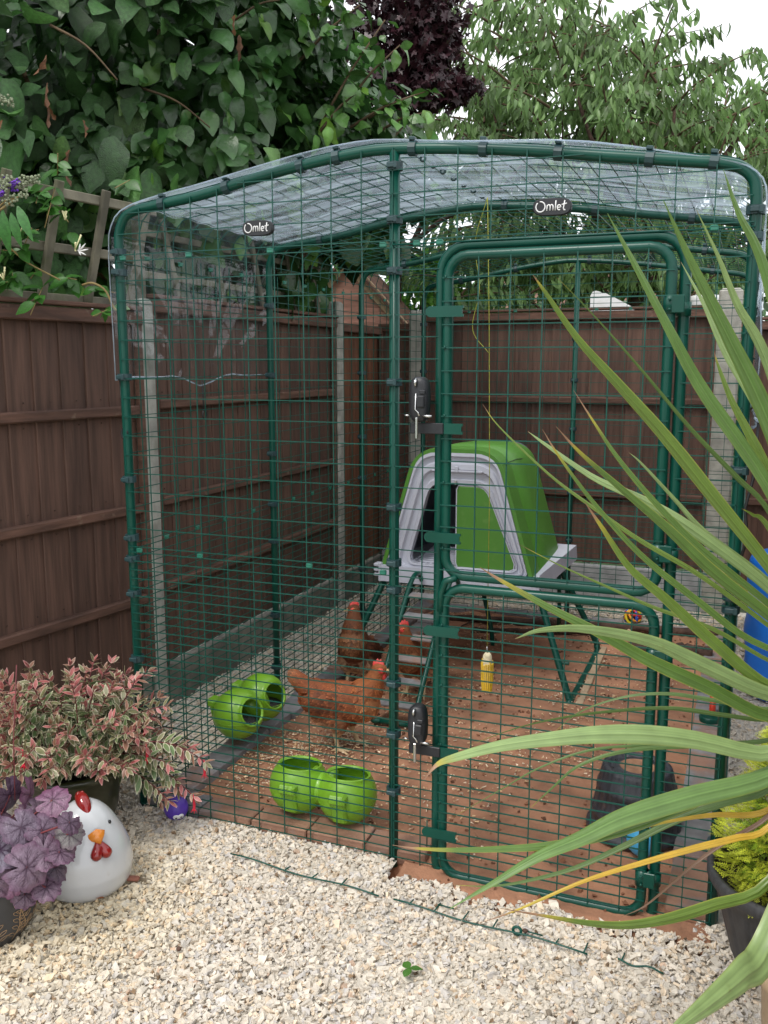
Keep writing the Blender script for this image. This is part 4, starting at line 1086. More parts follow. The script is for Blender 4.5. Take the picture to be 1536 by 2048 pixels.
# corn cob on a string
cob = thing('corn_cob', 'yellow corn cob hung on a green string', 'corn cob', (1.068, .83, .29))
g = MB(); cz0, cz1 = .290, .455; pr = [(.006, cz0), (.017, cz0+.006), (.021, cz0+.05), (.022, cz0+.12), (.019, cz1-.03), (.018, cz1-.012), (.010, cz1), (.003, cz1)]
g.lathe(pr, (1.068, .83, 0), 18, 0); g.build('core', CORNW, cob)
g = MB()
for i in range(24):
    z = cz0+.008+i*.0056; rr = np.interp(z, [p[1] for p in pr], [p[0] for p in pr])
    for k in range(16):
        if i > 19 and random.random() < (i-19)*.2: continue
        a = 2*math.pi*(k+.5*(i % 2)*.2)/16; g.ball((1.068+(rr+.0005)*math.cos(a), .83+(rr+.0005)*math.sin(a), z), (.0042, .0042, .0034), None, 6, 4)
g.build('kernels', CORNY, cob, 'stuff')
st_ = thing('string', 'thin yellow-green string tied to the run roof above the corn cob', 'string', (1.06, .83, 2.1))
g = MB(); g.tube([(1.066, .83, .475), (1.064, .83, 1.1), (1.05, .83, 1.75), (1.035, .83, 2.21)], .0016, 5); g.tube([(1.064, .83, .50), (1.078, .832, .503), (1.094, .834, .502)], .0013, 5); g.build('cord', STRING, st_)
g = MB(); g.tube(catmull([(1.035, .83, 2.21), (.99, .83, 2.05), (1.01, .83, 1.88), (.985, .83, 1.73), (1.05, .83, 1.64)], 30), .0014, 5); g.build('loose_end', STRING, st_)
g = MB(); g.tube([(1.066, .83, .478), (1.066, .83, .452)], .0028, 6); g.ball((1.066, .83, .476), .004, nu=8, nv=6); g.build('swivel', STEEL, st_)

# upturned tub
tub = thing('upturned_tub', 'black plastic barrel tub turned upside down with dusty base', 'tub', (1.70, .48, 0))
def stave(an, i): 
    k = (an/(2*math.pi)*22) % 1; return -.03 if ((k < .09 or k > .95) and 2 < i < 18 and i not in (5, 6, 7, 11, 12)) else 0
pr = [(.158, 0), (.166, .003), (.166, .022), (.158, .028), (.150, .034), (.148, .06), (.150, .064), (.150, .082), (.146, .086), (.134, .15), (.136, .154), (.134, .172), (.130, .176), (.120, .222), (.116, .232), (.106, .236), (.098, .234), (.092, .224), (.080, .222), (.074, .231), (.060, .231)]
g = MB(); g.lathe(pr, (1.70, .48, 0), 132, 0, None, True, stave, capb=False); g.build('barrel_wall', TUBM, tub)
g = MB(); g.lathe([(.060, .231), (.056, .228), (.02, .2265), (.001, .226)], (1.70, .48, 0), 32, 0, capb=False, capt=True); g.build('dusty_base', DUST, tub)
for k in range(8):
    a = k*math.pi/4+.3; g = MB(); g.lathe([(.0062, .0), (.0062, .002), (.001, .002)], (1.70+.086*math.cos(a), .48+.086*math.sin(a), .2228), 10, 0, capt=True); g.build('drain_hole', EYEB, tub)
g = MB(); g.ball((1.742, .315, .048), (.052, .052, .050), None, 26, 16); tag(g.build('blue_ball', BLUEB), 'sky blue rubber ball lying in front of the upturned tub', 'ball')
g = MB(); g.ball((.175, -.050, .043), (.043, .043, .043), None, 26, 16); pb = tag(g.build('purple_ball', PURP), 'purple ball with two googly eyes at the foot of the run', 'ball')
for dx in (-.010, .012):
    g = MB(); d = Vector((.62+dx*14, -.62+dx*10, -.42)).normalized(); p = Vector((.175, -.05, .043))+d*.0415; q = d.to_track_quat('Z', 'Y').to_matrix()
    g.ball(p, (.0115, .0115, .005), q, 14, 8, 0); g.ball(p+d*.0042, (.004, .004, .002), q, 10, 6, 1); g.build('eye', [EYEW, EYEB], pb)
# woven rainbow ball
rb = thing('woven_ball', 'rainbow woven ring ball on the gravel at the back of the run', 'ball', (1.40, 3.04, .05))
cols = [(.62, .03, .03), (.75, .30, .02), (.75, .62, .03), (.04, .33, .06), (.03, .10, .50), (.20, .04, .36)]
for i in range(12):
    d = Vector(((1, 1, 1), (1, -1, 1), (-1, 1, 1), (1, 1, -1), (1, .2, .1), (.1, 1, .2), (.2, .1, 1), (-1, .3, .5), (.4, -1, .3), (.5, .4, -1), (-.8, .8, 0), (0, .9, -.8))[i]).normalized(); q = d.to_track_quat('Z', 'Y').to_matrix()
    m_ = mat('ring_rubber', cols[i % 6], .5, .1, 20) if i < 6 else bpy.data.materials[['ring_rubber', 'ring_rubber.001', 'ring_rubber.002', 'ring_rubber.003', 'ring_rubber.004', 'ring_rubber.005'][i % 6]]
    g = MB(); off = .028 if i % 2 else .02; r_ = math.sqrt(.05**2-off**2)
    g.tube([q @ Vector((r_*math.cos(t), r_*math.sin(t), off))+Vector((1.40, 3.04, .055)) for t in np.linspace(0, 2*math.pi, 19)[:-1]], .0078, 7, closed=True); g.build('ring', m_, rb)
REDP = mat('red_plastic', (.62, .05, .025), .35, .1, 10)
rdk = thing('drinker_cup', 'red and green drinker cup inside the right side of the run', 'drinker', (1.90, 1.60, 0))
g = MB(); g.tube([(1.915, 1.60+.045*math.cos(t), .075+.045*math.sin(t)) for t in np.linspace(0, 2*math.pi, 25)[:-1]], .014, 8, closed=True); g.build('cup_rim', REDP, rdk)
g = MB(); g.lathe([(.03, 0), (.04, .01), (.045, .05), (.04, .055), (.01, .02)], (1.905, 1.52, 0), 18, 0); g.build('cup_base', GREEN, rdk)
# branches lying along the back
def branch(pts, r0, r1, label, twigs=()):
    P = catmull(pts, 30); P[:, 2] += .004*np.sin(np.arange(30)*1.7); g = MB(); g.tube(P, list(np.interp(np.linspace(0, 1, 30), [0, .5, 1], [r0, (r0+r1)/2, r1])*(1+.10*np.sin(np.arange(30)*2.1))), 9)
    o_ = tag(g.build('branch', BARK), label, 'branch', 'branches lying in the run')
    for a_, b_ in twigs: g = MB(); g.tube([a_, b_], [.008, .004], 6); g.build('twig', BARK, o_)
branch([(.20, 2.70, .02), (.6, 2.74, .03), (1.0, 2.84, .022), (1.4, 2.88, .03), (1.9, 2.93, .025)], .02, .026, 'long dark branch lying across the back of the run', (((.5, 2.73, .03), (.43, 2.60, .01)),))
branch([(.52, 2.52, .015), (.8, 2.60, .02), (1.1, 2.70, .018), (1.35, 2.76, .02)], .017, .012, 'shorter dark branch in front of the long one, behind the corn cob')
branch([(1.45, 2.45, .03), (1.7, 2.5, .04), (1.88, 2.52, .035)], .04, .036, 'thick mossy log stub at the right side of the run')
g = MB(); g.box((1.42, 2.76, .03), (.05, .02, .035), rot=Matrix.Rotation(R(30), 3, 'Y'), ch=.006); tag(g.build('wood_chip', BARGE), 'pale wood chip beside the long branch', 'wood chip')

# blue drum outside the run on the right
drum = thing('blue_drum', 'bright blue plastic water drum with moulded recesses behind the sword leaves', 'drum', (2.24, 2.1, 0))
def quilt(an, i): return .035*math.cos(6*an+(math.pi if (i//5) % 2 else 0))*math.sin(math.pi*((i % 5)/5.)) if 3 < i < 26 else 0
pr = [(.18, 0), (.20, .02)]+[(.205, .04+.62*i/24) for i in range(25)]+[(.195, .685), (.16, .70), (.07, .705), (.065, .74), (.05, .742)]
g = MB(); g.lathe(pr, (2.24, 2.1, 0), 72, 0, None, True, quilt, capt=True); g.build('drum_body', BLUE, drum)
g = MB(); g.lathe([(.075, .735), (.078, .74), (.078, .765), (.07, .77), (.01, .772)], (2.24, 2.1, 0), 24, 0, capt=True); g.build('cap', BLACK, drum)

# ==================================================================== LEFT FOREGROUND
# ceramic chicken
ch = thing('ceramic_chicken', 'round white glazed ceramic chicken with red comb and orange beak', 'ornament', (.158, -.503, 0))
CCX, CCY = .158, -.503
prof_c = [(q[0], q[1]*.915) for q in [(.07, 0), (.105, .004), (.130, .03), (.139, .07), (.1395, .095), (.133, .14), (.118, .185), (.098, .225), (.078, .258), (.056, .284), (.032, .301), (.012, .307), (.001, .3085)]]
pc = catmull([(p[0], p[1]) for p in prof_c], 44); g = MB(); g.lathe([tuple(p) for p in pc], (CCX, CCY, 0), 44, 0, None, True); body_c = g.build('body', CERAM, ch)
fa = R(-29)                                            # faces the camera, a little to the right
fd = Vector((math.cos(fa), math.sin(fa), 0)); fs = Vector((-fd.y, fd.x, 0)); ctr = Vector((CCX, CCY, 0))
surf_r = lambda z: float(np.interp(z, pc[:, 1], pc[:, 0]))
g = MB()
path_c = []
for t in np.linspace(0, 1, 13):
    ang = t; z = .325-.055*t*t-.0*t; rr_ = surf_r(min(z, .308)); 
    path_c.append(ctr+fd*(-.030+.10*t*.85)+Vector((0, 0, .2915-.052*t**2.2))-fs*.004)
g.tube(path_c, [.004+.017*math.sin(math.pi*min(1, (i+.6)/12.5))**.7 for i in range(13)], 14)
for i in range(3, 10, 2): 
    for s_ in (-1, 1): g.ball(path_c[i]+Vector((0, 0, .010))+fs*s_*.006, (.007, .007, .009), None, 8, 6)
g.build('comb', REDG, ch)
g = MB(); zb = .203; pb_ = ctr+fd*(surf_r(zb)-.004)+Vector((0, 0, zb)); q = Matrix((fd, fs, Vector((0, 0, 1)))).transposed()
V = [(0, -.026, .012), (0, .026, .012), (0, 0, .024), (0, -.024, -.006), (0, .024, -.006), (.030, 0, -.012), (.016, 0, .017), (.006, 0, -.016), (.014, -.018, .008), (.014, .018, .008)]
g.add([q @ Vector(p)+pb_ for p in V], [(2, 6, 8, 0), (1, 9, 6, 2), (6, 5, 8), (9, 5, 6), (0, 8, 3), (1, 4, 9), (3, 8, 5), (4, 5, 9), (3, 5, 7), (4, 7, 5)], 0, True); g.build('beak', ORNG, ch)
for s_ in (-1, 1):
    g = MB(); zb = .188; p0 = ctr+fd*(surf_r(.194)-.001)+Vector((0, 0, .194)); p1 = ctr+fd*(surf_r(.146)+.002)+fs*s_*.021+Vector((0, 0, .146))
    P = [p0*(1-t)+p1*t+fd*.005*math.sin(math.pi*t) for t in np.linspace(0, 1, 8)]; g.tube(P, [.006, .009, .012, .015, .017, .018, .016, .008], 12); g.build('wattle', REDG, ch)
    g = MB(); an_ = fa+s_*R(36); zz = .222; pe = ctr+Vector((math.cos(an_), math.sin(an_), 0))*(surf_r(zz)-.001)+Vector((0, 0, zz)); g.ball(pe, .0062, nu=12, nv=8); g.build('eye', EYEB, ch)

# olive pot with fuchsia
FX, FY = -.11, -.24
def pot(name, label, prof, c, m_, group=None, n=48):
    t = thing(name, label, 'plant pot', c, group); g = MB(); g.lathe(prof, c, n, 0); g.build('pot_wall', m_, t)
    r_ = prof[-1][0]; g = MB(); g.lathe([(r_, prof[-1][1]), (r_*.6, prof[-1][1]+.012), (.001, prof[-1][1]+.016)], c, 24, 0, capb=False); g.build('compost', COMPOST, t); return t
pot('plant_pot', 'large dark olive glazed pot behind the ceramic chicken', [(.10, 0), (.115, .005), (.145, .08), (.158, .16), (.160, .215), (.170, .22), (.174, .235), (.168, .248), (.150, .246), (.146, .20)], (FX, FY, 0), POTO)
fu = thing('fuchsia', 'variegated fuchsia with cream-edged pinkish leaves and red buds', 'plant', (FX, FY, .2))
def fleaf(pink, seed):
    ws = [.03, .12, .18, .17, .10, .01]; n = len(ws); V = []; Cc = []; g_ = np.random.default_rng(seed)
    gr = np.array([.15, .235, .09])*(1-pink)+np.array([.46, .13, .13])*pink; cr_ = np.array([.80, .77, .55])*(1-pink)+np.array([.72, .40, .36])*pink
    for i, wd in enumerate(ws):
        t = i/(n-1); z = -.16*t*t
        for s_, k in ((-1, 1), (-.58, .0), (0, 0), (.58, .0), (1, 1)):
            V.append((wd*s_, t, z+.10*abs(wd*s_))); c = cr_ if (k or i in (0, n-1)) else gr*(1.15 if s_ == 0 else 1)
            Cc.append(c*g_.uniform(.9, 1.1))
    F = [(5*i+k, 5*i+k+1, 5*i+k+6, 5*i+k+5) for i in range(n-1) for k in range(4)]
    return np.array(V), np.array(F), np.array(Cc)
fvar = [fleaf(0, 1), fleaf(.05, 2), fleaf(.2, 3), fleaf(.6, 4), fleaf(.95, 5)]
pos, D, Nn, sz, tn, stems, tips = [], [], [], [], [], [], []
def shoot(p0, d0, L_, droop, gap=.022, ls=.068, pinktip=True):
    p = np.array(p0, float); d = np.array(d0, float); d /= np.linalg.norm(d); pts = [p.copy()]; k = 0; step = .012; s_ = 0; nxt = .03
    while s_ < L_:
        d = d+np.array([0, 0, -droop*step])+rng.normal(size=3)*.03; d /= np.linalg.norm(d); p = p+d*step; s_ += step; pts.append(p.copy())
        if s_ > nxt:
            nxt += gap; f_ = s_/L_; ax = np.cross(d, [0, 0, 1]); ax /= (np.linalg.norm(ax)+1e-6); b_ = np.cross(ax, d); an0 = (k % 2)*math.pi/2+rng.uniform(-.3, .3); k += 1
            for q in range(3 if f_ > .6 else 2):
                a_ = an0+q*2*math.pi/(3 if f_ > .6 else 2); out = ax*math.cos(a_)+b_*math.sin(a_)
                pos.append(p.copy()); D.append(out*.85+d*.55+np.array([0, 0, -.05])); Nn.append(np.array([0, 0, 1.])*.8+rng.normal(size=3)*.25); sz.append(ls*rng.uniform(.7, 1.1)*(1-.45*f_**3)); tn.append(f_)
    for q in range(4):
        a_ = q*1.57; pos.append(p.copy()); D.append(d+.4*rng.normal(size=3)); Nn.append(np.array([0, 0, 1.])+rng.normal(size=3)*.4); sz.append(ls*.55); tn.append(1.0)
    stems.append(pts); tips.append((p, d))
for i in range(135):
    a_ = rng.uniform(0, 6.28); el = rng.uniform(.42, 1.45); L_ = rng.uniform(.17, .30)*(1.22 if el > 1.0 else 1.10)
    if abs(a_-5.43) < 1.05: el = max(el, .82)          # thin on the side towards the gravel: the pot shows
    shoot((FX+.05*math.cos(a_), FY+.05*math.sin(a_), .24), (math.cos(a_)*math.cos(el), math.sin(a_)*math.cos(el), math.sin(el)), L_, 2.9)
for tgt in ((.28, -.10, .24), (.24, -.14, .28), (.27, -.06, .30), (.20, -.17, .16), (.16, -.13, .17), (.21, -.08, .30), (.10, -.15, .30)):
    v = np.array(tgt)-np.array([FX, FY, .25]); shoot((FX+.03, FY, .26), v/np.linalg.norm(v)+np.array([0, 0, .42]), np.linalg.norm(v)*1.06, 3.0)
pos, D, Nn, sz, tn = map(np.array, (pos, D, Nn, sz, tn))
g = MB()
for s_ in stems: g.tube(s_[::2], .0019, 5, caps=False)
g.build('stems', STEMR, fu)
hi_ = tn > .80; tnt = np.ones((len(pos), 3))*rng.uniform(.8, 1.12, (len(pos), 1)); 
foliage(fu, 'leaf', fvar[:3], FUCH, pos[~hi_], D[~hi_], Nn[~hi_], sz[~hi_], tnt[~hi_], 230)
foliage(fu, 'leaf', fvar[2:], FUCH, pos[hi_], D[hi_], Nn[hi_], sz[hi_], tnt[hi_], 70)
for k, (p, d) in enumerate([tips[i] for i in (135, 141, 137, 9, 15, 20, 26)]):
    g = MB(); p = Vector(p)+Vector((0, 0, -.012)); g.tube([p+Vector((0, 0, .02)), p, p+Vector((.002, 0, -.016)), p+Vector((0, .001, -.040)), p+Vector((0, .001, -.052))], [.0012, .003, .0052, .0035, .0008], 8)
    for q in range(3): a_ = q*2.1; g.tube([p+Vector((0, 0, -.03)), p+Vector((.012*math.cos(a_), .012*math.sin(a_), -.044))], [.0025, .0008], 5)
    g.build('flower', FLOWR, fu)

# slate pot with line pattern and heuchera
HX, HY = .055, -.80
hp = pot('plant_pot', 'slate grey pot with tan vine pattern under the purple leaves', [(.085, 0), (.10, .004), (.128, .06), (.140, .12), (.142, .165), (.146, .175), (.140, .18), (.130, .172), (.126, .14)], (HX, HY, 0), POTD)
prh = lambda z: float(np.interp(z, [0, .06, .12, .165], [.0955, .1285, .1405, .1425]))
def on_pot(an_, z): r_ = prh(z)+.0006; return (HX+r_*math.cos(an_), HY+r_*math.sin(an_), z)
g = MB()
for k in range(11):
    a0 = -2.6+k*.34; sg = 1 if k % 2 else -1; z0 = .006; lean = .22*sg
    main = [(a0+lean*t+.05*math.sin(6*t), z0+.145*t) for t in np.linspace(0, 1, 14)]
    g.tube([on_pot(*p) for p in main], .0013, 4)
    for j in range(2, 13, 2):
        for s_ in (-1, 1):
            a1, z1 = main[j]; L_ = .024; dirx = s_*.75; tipa = a1+dirx*L_/prh(z1)*1.2; tipz = z1+L_*.75
            ml = [(a1+(tipa-a1)*t+s_*.06*math.sin(math.pi*t)*.8, z1+(tipz-z1)*t) for t in np.linspace(.15, 1, 7)]
            mr_ = [(a1+(tipa-a1)*t-s_*.02*math.sin(math.pi*t), z1+(tipz-z1)*t+.006*math.sin(math.pi*t)) for t in np.linspace(.15, 1, 7)]
            g.tube([on_pot(*p) for p in ml], .0009, 4); g.tube([on_pot(*p) for p in mr_], .0009, 4)
g.build('vine_pattern', POTV, hp)
def heuch_leaf(seed):
    g_ = np.random.default_rng(seed); NA, NR = 126, 13; V = [(0, 0)]
    segs = []
    for m in range(7):
        th = -2.45+4.9*m/6+g_.normal()*.05; L_ = .92*(1-.10*abs(th)/2.45); tip = np.array([math.sin(th), math.cos(th)])*L_; segs.append((np.zeros(2), tip, .030))
        for f_ in (.30, .48, .66, .80):
            for s_ in (-1, 1):
                t2 = th+s_*(.55+.1*g_.normal()); p0 = tip*f_; segs.append((p0, p0+np.array([math.sin(t2), math.cos(t2)])*L_*(.42-.32*f_)*1.15, .016))
    th = -math.pi+2*math.pi*np.arange(NA)/NA
    out = (.90+.055*np.cos(7*th*.64*2)+.055*np.abs(np.cos(10.5*th+seed))**.7-.03)*(1-.62*np.exp(-((np.abs(th)-math.pi)/.20)**2)); out *= 1+.025*g_.normal(size=NA)*0
    P = [np.zeros((1, 2))]
    for r in range(1, NR+1):
        f_ = r/NR; k = f_**.9; rad_ = k*(out if r > 4 else out*.5+.45*np.ones(NA)*(1-.62*np.exp(-((np.abs(th)-math.pi)/.20)**2))); P.append(np.c_[rad_*np.sin(th), rad_*np.cos(th)])
    P = np.vstack(P); rr = np.hypot(*P.T); an_ = np.arctan2(P[:, 0], P[:, 1])
    vein = np.zeros(len(P))
    for p0, p1, w_ in segs:
        d = p1-p0; t = np.clip(((P-p0) @ d)/(d @ d), 0, 1); ds = np.hypot(*(P-(p0+t[:, None]*d)).T); vein = np.maximum(vein, np.exp(-(ds/(w_*(1.25-t)))**2))
    z = -.16*rr**2+.10*np.sin(2*an_+seed*1.7)*rr**2+.045*np.sin(5*an_+seed*2.3)*rr**3+.02*np.sin(9*an_+seed)*rr**4-.022*vein*rr+.02*vnoise(P[:, 0]*6+seed*3, P[:, 1]*6, seed)
    silver = np.array([.175, .125, .165]); edge = np.array([.105, .034, .078]); dark = np.array([.035, .010, .030])
    e_ = np.clip((rr-.62)/.35, 0, 1)[:, None]; nz = (1+.18*vnoise(P[:, 0]*9+7, P[:, 1]*9+seed, seed+3))[:, None]
    col = (silver*(1-.75*e_)+edge*.75*e_)*nz; cen = np.exp(-(rr/.22)**2)[:, None]; col = col*(1-.6*cen)+dark*.6*cen; col = col*(1-.88*vein[:, None])+dark*.88*vein[:, None]
    F = [(0, 1+k, 1+(k+1) % NA) for k in range(NA)]
    F3 = [(1+r*NA+k, 1+(r+1)*NA+k, 1+(r+1)*NA+(k+1) % NA, 1+r*NA+(k+1) % NA) for r in range(NR-1) for k in range(NA)]
    me = bpy.data.meshes.new('leaf'); me.from_pydata(np.c_[P, z].tolist(), [], F+F3); me.update()
    a = me.color_attributes.new('Col', 'FLOAT_COLOR', 'POINT'); a.data.foreach_set('color', np.c_[col, np.ones(len(P))].astype(np.float32).ravel())
    ul = me.uv_layers.new(name='UVMap'); li = np.empty(len(me.loops), np.int32); me.loops.foreach_get('vertex_index', li); ul.data.foreach_set('uv', (P*.5+.5+seed*.37).astype(np.float32)[li].ravel())
    me.polygons.foreach_set('use_smooth', np.ones(len(me.polygons), bool)); me.materials.append(HEUCH); return me
he = thing('heuchera', 'purple heuchera with dark-veined ruffled leaves', 'plant', (HX, HY, .17))
hm = [heuch_leaf(s_) for s_ in range(4)]; g = MB()
hl = [(138, 1668, 2.34, .040), (105, 1600, 2.42, .048), (55, 1735, 2.24, .062), (42, 1655, 2.31, .056), (0, 1700, 2.26, .060), (120, 1705, 2.30, .042), (20, 1590, 2.42, .050), (60, 1590, 2.45, .052),
      (-40, 1640, 2.36, .055), (-60, 1700, 2.3, .06), (85, 1660, 2.34, .052), (110, 1735, 2.32, .044), (-20, 1760, 2.22, .055), (88, 1705, 2.28, .048), (75, 1620, 2.42, .05), (-10, 1620, 2.45, .052), (92, 1775, 2.28, .040), (50, 1790, 2.27, .036), (105, 1640, 2.44, .045), (10, 1650, 2.4, .05), (70, 1690, 2.38, .05), (140, 1645, 2.32, .034), (20, 1765, 2.24, .04), (130, 1700, 2.36, .036)]
for k, (x, y, dd, r_) in enumerate(hl):
    p = survey(x, y, dd); o_ = bpy.data.objects.new('leaf', hm[k % 4]); C.objects.link(o_); o_.parent = he
    outw = Vector((p.x-HX, p.y-HY, 0)); outw = outw.normalized() if outw.length > .01 else Vector((1, 0, 0))
    nrm = (outw*.55+Vector((0, 0, .75))-FWD*.55+Vector(rng.normal(size=3)*.30)).normalized(); dr = (outw*.8-Vector((0, 0, .75))+Vector(rng.normal(size=3)*.5)); dr = (dr-nrm*dr.dot(nrm)).normalized(); xv = dr.cross(nrm)
    M4 = Matrix((xv*r_, dr*r_, nrm*r_)).transposed().to_4x4(); M4.translation = p-Vector(he.location); M4 = M4 @ Matrix.Scale(1.12, 4); o_.matrix_local = M4
    tcol = random.choice([(1, .9, .95), (.95, 1.0, 1.02), (1.15, .8, .98), (.7, .62, .70), (1.05, 1.0, 1.05), (.8, .7, .75)]); o_.color = (*tcol, 1)
    if k in (4, 9): o_.color = (1.1, 1.35, 1.3, 1)
    if k == 0: o_.color = (1.0, 1.3, .95, 1)
    g.tube([Vector((HX, HY, .175)), Vector((HX, HY, .20))*.5+p*.5+Vector((0, 0, .02)), p], .0028, 5, caps=False)
g.tube([survey(30, 1600, 2.4), survey(27, 1480, 2.4), survey(33, 1330, 2.42)], .0016, 5)
g.build('stalks', STEMR, he)

# ==================================================================== RIGHT FOREGROUND
KX, KY = 2.17, -.12
def stave2(an, i):
    k = (an/(2*math.pi)*20) % 1; return -.022 if ((k < .10 or k > .95) and (i < 3 or 4 < i < 9)) else 0
bpot = thing('barrel_planter', 'black plastic barrel planter holding the golden conifer', 'plant pot', (KX, KY, 0))
pr = [(.130, 0), (.140, .006), (.150, .03), (.152, .034), (.154, .046), (.156, .05), (.188, .165), (.190, .17), (.194, .195), (.196, .20), (.206, .228), (.216, .232), (.222, .242), (.222, .262), (.214, .270), (.205, .268), (.200, .255), (.195, .20)]
g = MB(); g.lathe(pr, (KX, KY, 0), 120, 0, None, True, stave2); g.build('barrel_wall', TUBB, bpot)
g = MB(); g.lathe([(.196, .205), (.1, .22), (.001, .225)], (KX, KY, 0), 24, 0, capb=False); g.build('compost', COMPOST, bpot)
con = thing('golden_conifer', 'golden yellow-green feathery conifer in the black barrel planter', 'conifer', (KX, KY, .22))
g = MB(); g.tube([(KX, KY, .2), (KX, KY, .70)], [.016, .004], 7); g.build('trunk', TWIG, con)
def spray(seed):
    g_ = np.random.default_rng(seed); V, F, Cc = [], [], []
    def sub(p, d, L_, lvl):
        m = 6 if lvl == 0 else 3
        for i in range(m):
            f_ = (i+1)/m; q = p+d*L_*f_; side = np.array([-d[1], d[0], 0]); 
            for s_ in (-1, 1):
                if lvl < 1: sub(q, d*.75+side*s_*.7, L_*.42*(1.15-f_*.75), lvl+1)
                else:
                    b = len(V); e = d*.8+side*s_*.6; l = L_*.34; wv = np.array([-e[1], e[0], 0])*l*.26; zz = g_.normal()*.05*L_
                    V.extend([q-wv, q+wv, q+e*l+wv*.3+[0, 0, zz], q+e*l-wv*.3+[0, 0, zz]]); F.append((b, b+1, b+2, b+3)); c = g_.uniform(.7, 1.0)+.35*f_; Cc.extend([(c, c, c)]*2+[(c*1.25, c*1.2, c)]*2)
    sub(np.array([0., 0, 0]), np.array([0., 1, 0]), 1.0, 0)
    V = np.array(V); V[:, 2] += -.15*V[:, 1]**2+.12*np.abs(V[:, 0]); return V, np.array(F), np.array(Cc)
sv = [spray(i) for i in range(4)]; n = 2200
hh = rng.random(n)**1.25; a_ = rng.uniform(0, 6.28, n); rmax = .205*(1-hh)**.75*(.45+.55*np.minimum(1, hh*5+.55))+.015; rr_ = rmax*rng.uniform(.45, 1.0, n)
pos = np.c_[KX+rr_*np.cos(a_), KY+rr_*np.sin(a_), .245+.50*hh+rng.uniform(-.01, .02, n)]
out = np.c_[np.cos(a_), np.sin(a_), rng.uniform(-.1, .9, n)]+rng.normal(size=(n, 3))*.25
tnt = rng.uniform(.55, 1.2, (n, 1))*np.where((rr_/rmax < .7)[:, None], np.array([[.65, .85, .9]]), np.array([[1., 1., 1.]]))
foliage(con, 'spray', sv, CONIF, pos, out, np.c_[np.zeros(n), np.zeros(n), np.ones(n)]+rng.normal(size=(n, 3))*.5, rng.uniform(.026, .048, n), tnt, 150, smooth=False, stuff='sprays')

# tan pot with rope-like rim at the bottom right, holding the sword plant
TP = survey(1668, 2040, 1.78); TP = Vector((TP.x, TP.y, 0)); zt = survey(1500, 1975, 1.75).z
tp = thing('plant_pot', 'tan stoneware pot at the bottom right holding the sword-leaved plant', 'plant pot', TP)
rt_ = .165
pr = [(.105, 0), (.115, .01), (.145, zt*.5), (rt_-.014, zt-.045), (rt_-.006, zt-.03), (rt_+.002, zt-.012), (rt_, zt), (rt_-.012, zt+.006), (rt_-.026, zt), (rt_-.03, zt-.02), (rt_-.032, zt-.06)]
g = MB(); g.lathe(pr, TP, 56, 0); g.build('pot_wall', POTT, tp)
g = MB(); g.lathe([(rt_-.03, zt-.05), (.06, zt-.04), (.001, zt-.038)], TP, 24, 0, capb=False); g.build('compost', COMPOST, tp)
cor = thing('sword_leaf_plant', 'spiky cordyline with long arching sword leaves reaching in from the right', 'plant', (TP.x, TP.y, zt-.04))
CRN = survey(1700, 1400, 1.78)
g = MB(); g.tube([(TP.x, TP.y, zt-.05), (TP.x*.6+CRN.x*.4, TP.y*.6+CRN.y*.4, (zt+CRN.z)*.5), tuple(CRN)], [.030, .026, .028], 10); g.build('trunk', BARK, cor)
